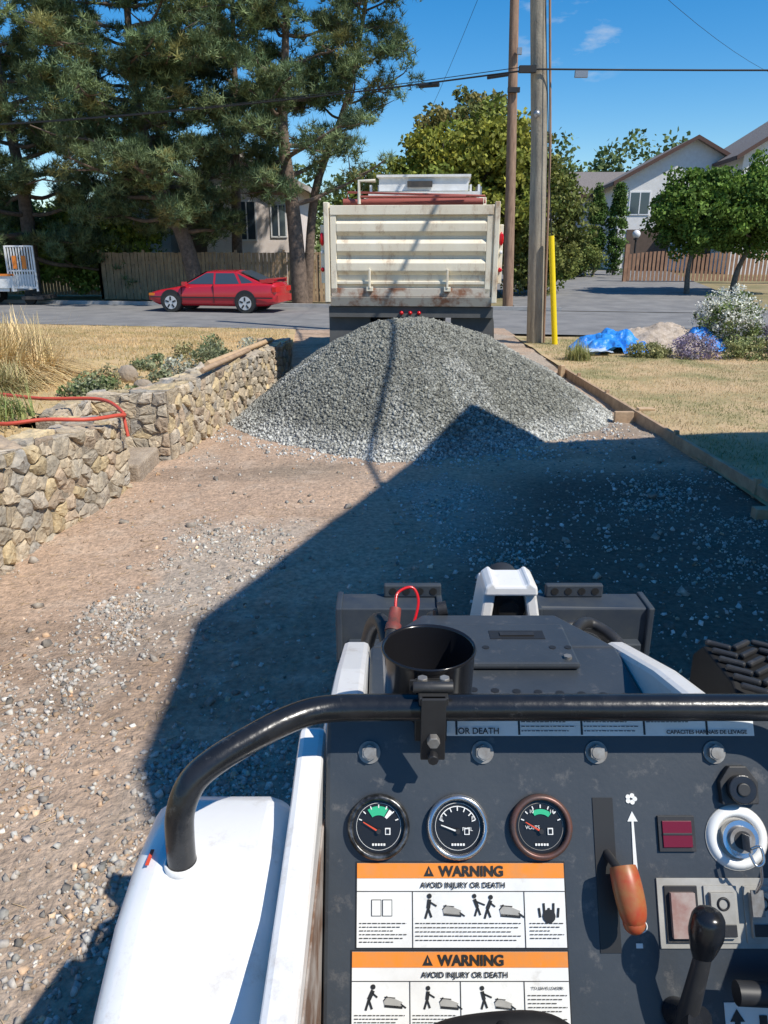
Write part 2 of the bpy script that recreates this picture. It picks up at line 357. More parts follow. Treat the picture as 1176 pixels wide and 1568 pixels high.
def stoneface(W,Hh,mapf,size=.16,depth=.022):
    sd=[];tries=0;asp=1.35
    while tries<6000 and len(sd)<int(W*Hh*asp/(size*size*.85)):
        tries+=1;p=(random.uniform(0,W),random.uniform(0,Hh)*asp)
        mn=size*(random.uniform(.42,.75) if random.random()<.55 else random.uniform(.9,1.45))
        if all((p[0]-q[0])**2+(p[1]-q[1])**2>mn**2 for q in sd): sd.append(p)
    for poly in cells(sd,W,Hh*asp):
        poly=[(p[0],p[1]/asp) for p in poly]
        cx=sum(p[0] for p in poly)/len(poly);cy=sum(p[1] for p in poly)/len(poly)
        q=[]
        for k in range(len(poly)):
            p=poly[k];r=poly[(k+1)%len(poly)];l=math.hypot(r[0]-p[0],r[1]-p[1])
            if l<.01: continue
            nseg=max(1,int(l/.035))
            for t in range(nseg):
                j=.007
                q.append((p[0]+(r[0]-p[0])*t/nseg+random.gauss(0,j*.6),p[1]+(r[1]-p[1])*t/nseg+random.gauss(0,j*.6)))
        n=len(q)
        if n<3: continue
        R=max(math.hypot(p[0]-cx,p[1]-cy) for p in q); R=max(R,.03)
        d=depth*random.uniform(.3,1.8); tl=(random.gauss(0,.11),random.gauss(0,.11)); o=len(wallV)
        for sh,dp in ((.004/R,-.02),(.007/R,.25*d),(.020/R,.75*d),(.45,d)):
            for p in q:
                x=cx+(p[0]-cx)*(1-sh);y=cy+(p[1]-cy)*(1-sh)
                w_=dp+((x-cx)*tl[0]+(y-cy)*tl[1]+random.gauss(0,.004) if dp>.0 else 0)
                wallV.append(mapf(x,y,w_))
        wallV.append(mapf(cx,cy,d*1.03))
        for r_ in range(3):
            for k in range(n): wallF.append((o+r_*n+k,o+r_*n+(k+1)%n,o+(r_+1)*n+(k+1)%n,o+(r_+1)*n+k))
        for k in range(n): wallF.append((o+3*n+k,o+3*n+(k+1)%n,o+4*n))
        base=random.choice([(.46,.38,.27),(.42,.37,.29),(.52,.42,.26),(.39,.36,.31),(.46,.40,.32),(.42,.33,.24),(.50,.42,.31),(.44,.38,.29),(.55,.44,.27)])
        f=random.uniform(.78,1.15); c=tuple(v*f for v in base)
        wallC.extend([c]*(4*n+1))
mort=MB(); M_mort=mat('wall_mortar',(.40,.34,.26),(.24,.20,.15),scale=20,rough=.95,bump=.8,bscale=60)
def wallseg(p0,p1,z0,z1,thick=.3,top=True):
    p0=Vector(p0);p1=Vector(p1);d=(p1-p0);W=d.length;d/=W;nrm=Vector((d.y,-d.x))
    hfun=lambda s:z0+(z1-z0)*s/W
    def mf(x,y,w_):
        b_=p0+d*x+nrm*w_; return (b_.x,b_.y,-.05+y*(hfun(x)+.05))
    stoneface(W,1.0*((z0+z1)/2),lambda x,y,w_:mf(x,y/((z0+z1)/2),w_))
    if top:
        stoneface(W,thick,lambda x,y,w_:((p0+d*x-nrm*y).x,(p0+d*x-nrm*y).y,hfun(x)+w_-.005),size=.24,depth=.02)
    q=[p0,p1,p1-nrm*thick,p0-nrm*thick]
    mort.add([(v.x,v.y,-.05) for v in q]+[(q[0].x,q[0].y,z0),(q[1].x,q[1].y,z1),(q[2].x,q[2].y,z1),(q[3].x,q[3].y,z0)],[(4,5,6,7),(0,1,5,4),(1,2,6,5),(2,3,7,6),(3,0,4,7)],M_mort)
wallseg((-2.78,1.2),(-2.5,4.6),.80,.76,.35)
wallseg((-2.5,4.6),(-2.25,6.53),.76,.60,.35)
wallseg((-2.25,6.53),(-2.9,6.62),.60,.62,.25)
wallseg((-2.85,6.7),(-2.82,7.3),.60,.66,.2)
wallseg((-2.85,7.3),(-2.11,7.4),.66,.70,.25)
wallseg((-2.1,7.4),(-1.5,12.6),.70,.60,.32)
wallseg((-1.5,12.6),(-1.95,12.75),.60,.60,.25)
M_wst=mat('wall_stone',(.72,.72,.72),(1.24,1.20,1.14),scale=14,rough=.92,attr=True,bump=.9,bscale=40,bdist=.012,detail=12)
wp=empty('stone_retaining_wall',(-2.3,6.5,0))
me=bpy.data.meshes.new('stones'); me.from_pydata(wallV,[],wallF); a=me.color_attributes.new('Col','FLOAT_COLOR','POINT'); a.data.foreach_set('color',np.concatenate([np.array(wallC),np.ones((len(wallC),1))],1).astype(np.float32).ravel()); me.materials.append(M_wst)
o=bpy.data.objects.new('stones',me); S.collection.objects.link(o); attach(o,wp)
bm=bmesh.new(); bm.from_mesh(me); bmesh.ops.recalc_face_normals(bm,faces=bm.faces); bm.to_mesh(me); bm.free()
mort.obj('mortar_core',wp)
st=MB(); M_step=mat('step_stone',(.44,.36,.27),(.30,.24,.18),scale=7,rough=.95,bump=.8,bscale=30)
for k,(z0,z1,x0,x1) in enumerate([(-.05,.17,-2.55,-2.20),(-.05,.36,-2.84,-2.56)]):
    st.box(x0,x1,6.66,7.32,z0,z1,M_step)
st.obj('garden_steps',bevel=.03,seg=3)

# timber edging
M_wood=mat('edging_wood',(.50,.35,.22),(.32,.21,.13),scale=6,rough=.85,bump=.3)
M_woodl=mat('fresh_wood',(.62,.44,.27),(.48,.33,.19),scale=6,rough=.8,bump=.2)
e=MB()
pts=[(3.35,2.0),(3.15,5.95),(3.06,9.3),(2.96,13.2)]
for i in range(3):
    (xa,ya),(xb,yb)=pts[i],pts[i+1]; w_=.045
    e.add([(xa,ya,-.03),(xb,yb,-.03),(xb+w_,yb,-.03),(xa+w_,ya,-.03),(xa,ya,.13),(xb,yb-.01,.13),(xb+w_,yb-.01,.13),(xa+w_,ya,.13)],[(4,5,6,7),(0,1,5,4),(1,2,6,5),(2,3,7,6),(3,0,4,7)],M_wood)
e.box(2.90,3.12,5.66,5.76,-.03,.08,M_wood); e.box(2.80,3.03,9.2,9.26,-.03,.13,M_wood)
e.box(3.10,3.3,9.25,9.36,.131,.16,M_woodl); e.box(2.88,2.95,12.6,12.7,0,.2,M_woodl)
for yy in (6.2,8.0,10.5,12): e.box(3.13-.02*(yy-6),3.18-.02*(yy-6),yy,yy+.05,-.05,.17,M_wood)
e.obj('timber_edging',bevel=.006)
e=MB(); e.tube([(-2.05,9.0,.73),(-1.72,12.0,.68)],.04,M_woodl,4); e.tube([(-1.95,8.3,.76),(-1.80,10.4,.72)],.035,M_wood,4); e.obj('wooden_board')

# hose
M_red=mat('hose_red',(.60,.09,.05),rough=.45)
def smooth(path,n=8):
    P=[Vector(p) for p in path]; out=[]
    for i in range(len(P)-1):
        a=P[max(i-1,0)];b_=P[i];c=P[i+1];d=P[min(i+2,len(P)-1)]
        for k in range(n):
            t=k/n; out.append(.5*((2*b_)+(c-a)*t+(2*a-5*b_+4*c-d)*t*t+(3*b_-a-3*c+d)*t**3))
    out.append(P[-1]); return out
e=MB(); e.tube(smooth([(-3.6,6.4,.72),(-3.0,5.85,.72),(-2.65,5.9,.74),(-2.35,6.0,.72),(-2.2,6.25,.70),(-2.2,6.42,.68),(-2.5,6.75,.74),(-3.1,6.9,.72),(-3.7,7.2,.72)]),.016,M_red); 
e.tube([(-2.2,6.4,.70),(-2.16,6.35,.5)],.014,M_red)
e.obj('garden_hose')

# ------------------------------------------------------------------ vegetation
M_leaf=mat('leaves',(.75,.75,.75),(1.2,1.2,1.1),scale=1.5,rough=.7,attr=True,trans=.25,spec=.3)
M_need=mat('pine_needles',(.8,.8,.8),(1.15,1.15,1.1),scale=1,rough=.7,attr=True,trans=.15,spec=.35)
M_bark=mat('bark',(.21,.15,.11),(.09,.065,.05),scale=9,rough=.95,bump=.8,bscale=14)
M_barkg=mat('bark_grey',(.2,.17,.14),(.1,.085,.07),scale=9,rough=.95,bump=.6,bscale=20)
QL=np.array([(0,-.5,0),(.32,0,.06),(0,.5,0),(-.32,0,.06)],float); QLF=np.array([(0,1,2,3)])
TN=[];TF=[]
for k in range(9):
    a=2*math.pi*k/9+random.uniform(-.3,.3); el=random.uniform(-.1,1.3); d=Vector((math.cos(a)*math.cos(el),math.sin(a)*math.cos(el),math.sin(el)))
    s_=d.cross(Vector((.3,.2,1))).normalized()*.06
    o=len(TN); TN+= [(-s_)[:],(s_)[:],(d*random.uniform(.8,1.1))[:]]; TF.append((o,o+1,o+2))
TN=np.array(TN);TF=np.array(TF)
def pine(name,base,path,h0,lenf,nl,seed,r0,tips=14,dens=24,droop=.0):
    r=np.random.default_rng(seed); rnd=random.Random(seed)
    p=empty(name,base); b=MB(); P=smooth(path,6); k=len(P)
    b.tube(P,[r0*(1-.85*i/(k-1)) for i in range(k)],M_bark,10)
    pts=[];cols=[]
    for i in range(nl):
        t=h0+(1-h0)*(i+rnd.random()*.6)/nl; q=P[min(int(t*(k-1)),k-1)]; az=i*2.399+rnd.uniform(-.4,.4); Ln=lenf(t,az)*rnd.uniform(.7,1.15)
        rise=rnd.uniform(-.05,.45)-droop*(1-t)
        pa=[q]
        for s_ in range(1,6):
            f=s_/5; pa.append(q+Vector((math.cos(az+.25*math.sin(f*3+i)),math.sin(az+.25*math.sin(f*3+i)),0))*Ln*f+Vector((0,0,Ln*(rise*f+ .12*f*f)+rnd.uniform(-.1,.1))))
        pa=smooth(pa,3); rr=max(.03,r0*.38*(1-t*.6)); b.tube(pa,[rr*(1-.8*j/(len(pa)-1)) for j in range(len(pa))],M_bark,6)
        for c in range(tips):
            f=rnd.uniform(.3,1.0)**.8; q2=pa[int(f*(len(pa)-1))]; off=Vector((rnd.gauss(0,1),rnd.gauss(0,1),rnd.gauss(.1,.55)))*(.18+.32*Ln/4)
            cc=q2+off
            if c%2==0: b.tube([q2,(q2+cc)/2+Vector((0,0,-.05)),cc],[.03,.022,.012],M_bark,4)
            m=int(dens*rnd.uniform(.6,1.3)); R_=rnd.uniform(.26,.55)
            g=r.normal(size=(m,3)); g/=np.linalg.norm(g,axis=1)[:,None]; g*=R_*r.uniform(.3,1,(m,1))**.5; g[:,2]*=.62
            pts.append(np.array(cc)+g)
            cb=np.array([.185,.235,.105]) if rnd.random()<.5 else np.array([.12,.17,.08])
            if rnd.random()<.12: cb=np.array([.25,.24,.09])
            cols.append(np.repeat(cb[None]*rnd.uniform(.7,1.45),m,0)*r.uniform(.75,1.3,(m,1)))
    b.obj('trunk_and_limbs',p)
    pts=np.concatenate(pts);cols=np.concatenate(cols);n=len(pts)
    v,f,c=scatter(pts,TN,TF,r.uniform(.20,.34,n),randrot(n,.7),cols)
    npmesh('needles',v,f,M_need,c,parent=p)
def leafy(name,base,cents,trunk,nleaf,lsize,c1,c2,seed,clr=.5,tr=.15,bark=None,limbs=True):
    r=np.random.default_rng(seed); rnd=random.Random(seed); p=empty(name,base); b=MB(); bark=bark or M_barkg
    pts=[];cols=[]
    for (c,R) in cents:
        c=np.array(c);R=np.array(R); vol=R[0]*R[1]*R[2]; nc=max(6,int(11*(R[0]*R[1]+R[0]*R[2]+R[1]*R[2])/(3*clr*clr)))
        nl=int(nleaf*vol/sum(q[1][0]*q[1][1]*q[1][2] for q in cents)/nc)+3
        for k in range(nc):
            g=r.normal(size=3);g/=np.linalg.norm(g); cc=c+g*R*r.uniform(.45,1)**.6*(1+.12*r.normal()); cr=clr*r.uniform(.5,1.25)
            h=r.normal(size=(nl,3));h/=np.linalg.norm(h,axis=1)[:,None]; h*=cr*r.uniform(.5,1.05,(nl,1)); h[:,2]*=.75
            pts.append(cc+h); t=r.uniform(0,1); col=np.array(c1)*(1-t)+np.array(c2)*t
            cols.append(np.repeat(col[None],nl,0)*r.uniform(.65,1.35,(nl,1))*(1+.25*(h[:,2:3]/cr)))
            if limbs and k%5==0 and trunk:
                q0=Vector(trunk[-1]); q1=Vector(cc); b.tube([q0,(q0+q1)/2+Vector((0,0,-.1)),q1],[tr*.4,tr*.25,tr*.1],bark,5)
    if trunk: 
        P=smooth(trunk,4); b.tube(P,[tr*(1-.5*i/(len(P)-1)) for i in range(len(P))],bark,8); b.obj('trunk_and_limbs',p)
    pts=np.concatenate(pts);cols=np.concatenate(cols);n=len(pts)
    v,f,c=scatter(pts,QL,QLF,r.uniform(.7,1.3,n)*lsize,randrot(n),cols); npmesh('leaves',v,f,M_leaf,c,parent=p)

pine('pine_tree',(-7.1,30.8,0),[(-7.1,30.8,-.1),(-7.5,30.8,2.2),(-8.4,30.9,4.6),(-8.9,31,7),(-9.0,31.2,10),(-9,31.2,15)],.25,lambda t,a:(5.0*(1-t*.45)+.4 if math.cos(a)<0.2 else min(4.2,1.9+6*(t-.25))),66,11,.34,tips=16,dens=26,droop=.22)
pine('pine_tree',(-14.5,33,0),[(-14.5,33,-.1),(-14.3,33,4),(-14.6,33,8),(-14.6,33,15)],.18,lambda t,a:4.8*(1-t*.6),46,12,.34,tips=15,dens=26,droop=.35)
pine('pine_tree',(-3.15,30.2,0),[(-3.15,30.2,-.1),(-3.3,30.2,3),(-3.6,30.3,6),(-3.4,30.5,9),(-3.2,30.6,14)],.32,lambda t,a:(3.3+.7*math.cos(a))*(1-t*.45),32,13,.34,tips=11,dens=22,droop=.08)
pine('pine_tree',(-2.6,31.5,0),[(-3.0,31.2,-.1),(-2.6,31.4,4),(-1.4,31.5,7),(-.7,31.7,10),(-.3,31.8,12.5)],.45,lambda t,a:2.6*(1-t*.3),22,14,.2,tips=10,dens=20,droop=.0)
pine('pine_tree',(-6.2,35,0),[(-6.4,35,-.1),(-6.2,35,5),(-6.0,35,9),(-5.9,35,14.5)],.42,lambda t,a:3.0*(1-t*.4),26,15,.26,tips=11,dens=22,droop=.0)
leafy('maple_tree',(2.4,34,0),[((1.6,34,3.2),(3.1,2.2,2.4)),((4.4,34,4.2),(2.3,2,2.6)),((3.0,34.5,5.2),(2.2,2,1.4))],[(2.4,34,0),(2.5,34,1.5),(2.6,34,3)],42000,.22,(.16,.21,.04),(.38,.36,.06),21,clr=.75,tr=.25)
leafy('broadleaf_tree',(6.6,34,0),[((6.5,34,2.9),(1.7,1.6,2.6)),((6.3,34,4.6),(1.1,1.1,1.3))],[(6.6,34,0),(6.6,34,1.5)],18000,.18,(.10,.14,.03),(.26,.26,.08),22,clr=.5)
leafy('broadleaf_tree',(4.7,44,0),[((4.2,44,6.8),(2.8,2,2.6)),((6.6,45,6.0),(2,2,2))],[(4.7,44,0),(4.7,44,5)],16000,.26,(.13,.17,.05),(.30,.24,.08),23,clr=.7)
leafy('broadleaf_tree',(12.5,33,.3),[((12.6,33,3.4),(1.9,1.7,1.45))],[(12.5,33,.2),(12.45,33,1.2),(12.6,33,2.4)],20000,.16,(.09,.16,.03),(.18,.28,.05),24,clr=.45,tr=.13)
leafy('broadleaf_tree',(14.3,32.6,.3),[((15.0,32.6,3.5),(2.4,1.8,1.6))],[(14.2,32.6,.2),(14.3,32.6,1.2),(14.8,32.6,2.4)],25000,.16,(.09,.16,.03),(.18,.28,.05),25,clr=.45,tr=.15)
for i,(x,t) in enumerate([(11.7,5.2),(12.8,5.6)]):
    leafy('cedar_tree',(x,45,.7),[((x,45,2.9),(.45,.45,2.3)),((x,45,t-1.1),(.28,.28,1.0))],[(x,45,.4),(x,45,3)],9000,.12,(.07,.13,.03),(.13,.21,.05),30+i,clr=.25,tr=.08,limbs=False)
leafy('hedge',(-14,35,0),[((-18,36,2.2),(5,1.5,1.8)),((-12.5,35,2.0),(2.9,1.2,1.7))],None,32000,.19,(.17,.24,.04),(.34,.42,.09),26,clr=.6)
leafy('shrub',(8,39,0),[((8.2,42,1.4),(1.8,1,1.2)),((10.3,44,1.6),(1.4,1,1.0))],None,12000,.15,(.10,.15,.04),(.24,.26,.07),27,clr=.5)
cents=[]
rr=random.Random(5)
for i in range(40):
    x=-70+i*3.9; y=75+rr.uniform(-6,8); h=rr.uniform(5,8)+(2.5 if 12<x<40 else 0); cents.append(((x,y,h*.55),(3.2,2.5,h*.55)))
for x,h in ((17,12.5),(21.5,11.5),(24,12.8),(28,11.5)): cents.append(((x,80,h*.6),(1.0,1.0,h*.40)))
leafy('distant_trees',(0,75,0),cents,None,60000,.5,(.10,.15,.05),(.19,.24,.09),28,clr=1.3)

# garden plants
def tuftgrass(name,c,n,l,w,c1,c2,seed,spread=.25,dr=.9):
    r=np.random.default_rng(seed); V=[];F=[];C=[]
    for i in range(n):
        a=r.uniform(0,2*np.pi); s0=r.uniform(0,spread); L_=l*r.uniform(.6,1.15); out=r.uniform(.25,dr); b0=np.array([c[0]+s0*math.cos(a*3),c[1]+s0*math.sin(a*3),c[2]]); d=np.array([math.cos(a),math.sin(a),0]); sd=np.array([-d[1],d[0],0])*w
        t=r.uniform(0,1); col=(np.array(c1)*(1-t)+np.array(c2)*t)*r.uniform(.7,1.2); o=len(V)
        for k in range(5):
            f=k/4; pt=b0+d*L_*out*f**1.3+np.array([0,0,L_*(f*1.1-out*.95*f*f)]); ww=1-f*.9
            V+= [pt-sd*ww,pt+sd*ww]; C+=[col,col]
        for k in range(4): F.append((o+2*k,o+2*k+1,o+2*k+3,o+2*k+2))
    npmesh(name,np.array(V),np.array(F),M_blade,np.array(C))
tuftgrass('ornamental_grass',(-4.35,9.0,.45),3000,1.0,.010,(.88,.66,.36),(.66,.54,.26),1,.55,1.35)
tuftgrass('ornamental_grass',(-3.95,8.1,.50),600,.5,.008,(.7,.55,.3),(.4,.4,.17),2,.2,1.1)
tuftgrass('ornamental_grass',(-3.45,5.4,.62),450,.45,.007,(.2,.3,.08),(.45,.42,.16),3,.3,1.0)
tuftgrass('ornamental_grass',(-3.3,6.5,.62),260,.35,.007,(.2,.3,.08),(.4,.4,.15),4,.3,1.0)
tuftgrass('ornamental_grass',(3.65,14.6,.03),500,.45,.006,(.5,.46,.2),(.26,.32,.1),5,.25,.9)
tuftgrass('ornamental_grass',(8.2,15.0,.03),500,.5,.007,(.4,.4,.18),(.26,.32,.1),6,.35,.9)
def bush(name,c,R,n,ls,c1,c2,seed,clr=.12): leafy(name,c,[((c[0],c[1],c[2]+R[2]*.6),R)],None,n,ls,c1,c2,seed,clr=clr)
rr=random.Random(9)
for i in range(14):
    y=7.8+i*.36; x=wallx(y)-.55-rr.uniform(0,.8)
    bush('garden_plant',(float(x),y,.5),(rr.uniform(.12,.24),rr.uniform(.12,.22),rr.uniform(.06,.14)),420,.045,*rr.choice([((.16,.2,.09),(.3,.32,.2)),((.28,.18,.13),(.4,.28,.2)),((.34,.36,.28),(.5,.5,.44)),((.4,.33,.2),(.3,.3,.14))]),50+i)
bush('garden_plant',(-3.1,4.9,.6),(.35,.5,.15),1300,.045,(.16,.22,.08),(.32,.34,.16),71)
bush('garden_plant',(-3.0,7.9,.55),(.3,.3,.13),900,.045,(.16,.22,.08),(.34,.34,.2),72)
e=MB(); e.ball((-2.95,8.9,.62),.12,M_step,6,(1,.8,1)); e.ball((-2.6,8.3,.6),.09,M_step,6,(1.2,.8,.8)); e.obj('garden_rocks')
bush('white_flower_bush',(7.1,16.2,.05),(.65,.5,.65),6000,.06,(.16,.22,.08),(.26,.32,.12),73,.2)
leafy('white_flower_bush',(7.1,16.2,.05),[((7.1,16.15,.72),(.66,.5,.5))],None,3800,.05,(.75,.75,.72),(.8,.8,.75),74,clr=.16)
bush('lavender_bush',(5.9,14.7,.05),(.45,.35,.28),2500,.045,(.3,.28,.32),(.38,.3,.48),75,.15)
bush('lavender_bush',(8.0,15.6,.05),(.5,.4,.5),3000,.05,(.28,.27,.26),(.38,.3,.42),76,.18)
bush('shrub',(5.0,14.9,.03),(.45,.3,.16),2200,.05,(.18,.22,.09),(.45,.42,.22),77,.12)
bush('shrub',(7.0,14.6,.03),(.6,.35,.25),3000,.05,(.16,.22,.09),(.38,.38,.18),78,.15)
bush('shrub',(9.6,16,.03),(.9,.5,.5),3000,.06,(.16,.22,.09),(.38,.3,.2),79,.2)

# tarp + soil heap
M_tarp=mat('tarp_blue',(.02,.20,.68),(.05,.32,.85),scale=5,rough=.35,bump=.8,bscale=9,bdist=.06)
M_tarpw=mat('tarp_pale',(.45,.55,.65),(.6,.65,.7),scale=5,rough=.4)
M_soil=mat('soil',(.56,.47,.38),(.34,.27,.20),scale=9,rough=.95,bump=1,bscale=30)
tp=empty('tarp_covered_soil_heap',(5.3,16.2,0))
def heap(X,Y,cx,cy,rx,ry,h,s): 
    r=np.hypot((X-cx)/rx,(Y-cy)/ry); return h*np.clip(1-r**1.6,-.3,1)+(fbm(X*3.5,Y*3.5,s,4)-.5)*.28*np.clip(1.15-r,0,1)
V,F,X,Y=grid(np.arange(3.9,7.3,.05),np.arange(15.3,17.6,.05),lambda X,Y:heap(X,Y,5.8,16.4,1.5,1.0,.50,81)+.01+.06*(fbm(X*12,Y*12,6)-.5)); npmesh('soil',V,F,M_soil,parent=tp)
V,F,X,Y=grid(np.arange(3.8,5.3,.03),np.arange(15.3,16.9,.03),lambda X,Y:heap(X,Y,4.7,16.1,.85,.8,.22,82)+.02+.12*np.abs(np.sin(X*6+3*Y+8*fbm(X*2,Y*2,5)))+.14*(fbm(X*4,Y*4,9)-.3)-.25*np.clip(np.hypot((X-4.6)/.8,(Y-16.1)/.8)-.8+.7*(fbm(X*3,Y*3,19)-.5),0,1)); npmesh('blue_tarp',V,F,M_tarp,parent=tp)
V,F,X,Y=grid(np.arange(6.1,7.1,.04),np.arange(15.6,16.6,.04),lambda X,Y:heap(X,Y,6.5,16.1,.55,.5,.42,83)+.09*np.abs(np.sin(X*9+7*fbm(X*3,Y*3,5)))); npmesh('blue_tarp_end',V,F,M_tarp,parent=tp)
V,F,X,Y=grid(np.arange(3.85,4.5,.05),np.arange(15.1,15.6,.05),lambda X,Y:.06+.1*fbm(X*5,Y*5,84)); npmesh('pale_sheet',V,F,M_tarpw,parent=tp)

# ------------------------------------------------------------------ fences
M_fence=mat('fence_wood',(.45,.31,.18),(.30,.20,.12),scale=3,rough=.9,bump=.3,bscale=20)
M_fence2=mat('fence_wood_dark',(.36,.21,.13),(.25,.14,.09),scale=3,rough=.9)
b=MB(); x=-11.8; rr=random.Random(3)
def fy(x): return fe(x)+3.0
while x<-.2:
    h=1.85+rr.uniform(-.02,.02); y=fy(x)+(0 if int(x*7)%2 else .03); b.box(x,x+.135,y,y+.02,0,h,M_fence); x+=.16
for k in range(7):
    xx=-11.8+k*1.95; b.box(xx,xx+.1,fy(xx)+.03,fy(xx)+.13,0,1.95,M_fence)
for z0 in (.4,1.4):
    b.add([(-11.8,fy(-11.8)+.05,z0),(-.2,fy(-.2)+.05,z0),(-.2,fy(-.2)+.09,z0),(-11.8,fy(-11.8)+.09,z0),(-11.8,fy(-11.8)+.05,z0+.1),(-.2,fy(-.2)+.05,z0+.1),(-.2,fy(-.2)+.09,z0+.1),(-11.8,fy(-11.8)+.09,z0+.1)],[(4,5,6,7),(0,1,5,4),(2,3,7,6)],M_fence)
b.obj('wooden_fence')
b=MB(); x=-26
while x<-11.9:
    b.box(x,x+.13,36.5,36.52,0,1.7,M_fence); x+=.15
b.obj('wooden_fence')
b=MB(); x=11.9
while x<24:
    y=40-.15*(x-12); z=float(hill(x,y)); b.box(x,x+.13,y,y+.03,z+.05,z+1.3+.15*abs(math.sin((x-12)*.9)),M_fence2); x+=.19
b.box(11.9,12.1,40,40.2,.2,2.2,M_fence2); b.obj('picket_fence')

# ------------------------------------------------------------------ houses
M_white=mat('stucco_white',(.80,.79,.77),(.72,.70,.67),scale=4,rough=.9,bump=.2,bscale=80)
M_pink=mat('stucco_cream',(.86,.76,.70),(.78,.68,.62),scale=4,rough=.9,bump=.2,bscale=80)
M_brown=mat('siding_brown',(.10,.07,.05),(.13,.09,.07),scale=4,rough=.8)
M_roof=mat('shingles',(.24,.21,.19),(.16,.14,.13),scale=12,rough=.95,bump=.4)
M_fascia=mat('fascia',(.55,.5,.45),rough=.7); M_fbr=mat('fascia_brown',(.10,.05,.035),rough=.6)
M_glass=mat('window_glass',(.05,.07,.09),rough=.08,spec=.8)
M_frame=mat('window_frame',(.8,.8,.8),rough=.5)
def house(name,x,y,z0,w_,d_,h,rh,rz,mw,mf,wins,ridge='y',ov=.5):
    e_=empty(name,(x,y,z0),rz); b=MB(); X=w_/2
    if ridge=='y': prof=[(-X,-1.2),(X,-1.2),(X,h),(0,h+rh),(-X,h)]; b.prism(prof,0,d_,mw,axis='y')
    else: b.prism([(0,-1.2),(d_,-1.2),(d_,h),(d_/2,h+rh),(0,h)],-X,X,mw)
    b.obj('walls',e_,local=True); b=MB()
    t=.16
    if ridge=='y':
        sl=rh/X; ex=X+ov; ez=h-ov*sl
        for s in (-1,1):
            b.prism([(s*ex,ez),(0,h+rh),(0,h+rh+t),(s*ex,ez+t)],-ov,d_+ov,M_roof,axis='y')
            b.prism([(s*(ex+.02),ez-.05),(0,h+rh-.05),(0,h+rh+t+.02),(s*(ex+.02),ez+t+.02)],-ov-.06,-ov-.003,mf,axis='y')
            b.box(min(s*ex,s*(ex+.05)),max(s*ex,s*(ex+.05)),-ov,d_+ov,ez-.04,ez+t+.01,mf)
    else:
        sl=rh/(d_/2); 
        b.prism([(-ov,h-ov*sl),(d_/2,h+rh),(d_/2,h+rh+t),(-ov,h-ov*sl+t)],-X-ov,X+ov,M_roof)
        b.prism([(d_+ov,h-ov*sl),(d_/2,h+rh),(d_/2,h+rh+t),(d_+ov,h-ov*sl+t)],-X-ov,X+ov,M_roof)
        b.box(-X-ov,X+ov,-ov-.05,-ov-.003,h-ov*sl-.06,h-ov*sl+t,mf)
    b.obj('roof',e_,local=True); b=MB()
    for (cx,cz,ww,hh_,kind) in wins:
        if kind=='w':
            b.box(cx-ww/2-.07,cx+ww/2+.07,-.05,-.003,cz-hh_/2-.07,cz+hh_/2+.07,M_frame); b.box(cx-ww/2,cx+ww/2,-.058,-.052,cz-hh_/2,cz+hh_/2,M_glass); b.box(cx-.03,cx+.03,-.07,-.06,cz-hh_/2,cz+hh_/2,M_frame)
        else: b.box(cx-ww/2,cx+ww/2,-.06,-.003,cz-hh_/2,cz+hh_/2,M_brown)
    b.obj('windows_and_doors',e_,local=True)
house('cream_stucco_house',-6.6,37.5,0,5.4,6,4.7,1.3,0,M_pink,M_fascia,[(.35,3.2,.75,1.6,'w'),(-2.1,2.2,1.1,4.2,'d'),(1.8,3.2,.6,1.3,'w')])
house('white_stucco_house',-11.7,39,0,3.0,8,4.2,1.2,0,M_white,M_fascia,[(.9,3.2,.6,1.3,'w')])
house('white_townhouse',18.4,50,1.0,8.2,10,4.9,2.2,-.10,M_white,M_fbr,[(-2.9,3.6,1.1,1.2,'w'),(1.6,3.6,1.3,1.2,'w'),(-2.2,.9,2.6,2.4,'d'),(1.6,.9,2.6,2.4,'d')])
house('white_townhouse',24.2,45.5,1.0,9.2,10,5.9,2.9,-.10,M_white,M_fbr,[(-2.4,4.4,1.1,1.2,'w'),(1.6,4.4,1.3,1.2,'w'),(0,1.0,3,2.4,'d')])
house('grey_roof_townhouse',14.2,58,1.0,6.4,8,4.6,1.6,0,M_pink,M_fbr,[(-1.6,3.3,1.2,1.1,'w'),(1.2,3.3,1.2,1.1,'w'),(0,.9,2,2,'d')],ridge='x')
# house whose shadow covers the driveway (right of and behind the camera)
RP=[(4.43,5.57),(2.69,1.08),(2.73,.37),(2.75,-.23),(2.88,-.53),(3.48,-.71),(3.83,-1.53),(4.23,-6.4),(15,-6.4),(15,6.2),(8.73,5.87),(5.60,5.32)]  # unseen roof outline shaped to cast the driveway shadow and leave the loader sunlit
hp=empty('shingled_house',(9,0,0)); b=MB()
n=len(RP); vs=[(p[0],p[1],5.95) for p in RP]+[(p[0],p[1],6.05) for p in RP]+[(9.5,0,7.2)]
b.add(vs,[tuple(range(n))[::-1]]+[(i,n+i,n+(i+1)%n,(i+1)%n) for i in range(n)]+[(n+i,2*n,n+(i+1)%n) for i in range(n)],M_roof); b.obj('roof',hp)
b=MB()
WP=[(5.8,4.6),(5.0,1.5),(5.0,-1.0),(5.2,-5.8),(14.4,-5.8),(14.4,5.0)]; n=len(WP)
M_siding=mat('siding_grey_brown',(.22,.18,.15),(.17,.14,.12),scale=3,rough=.85)
b.add([(p[0],p[1],-.05) for p in WP]+[(p[0],p[1],5.95) for p in WP],[(i,(i+1)%n,n+(i+1)%n,n+i) for i in range(n)],M_siding); b.obj('walls',hp)

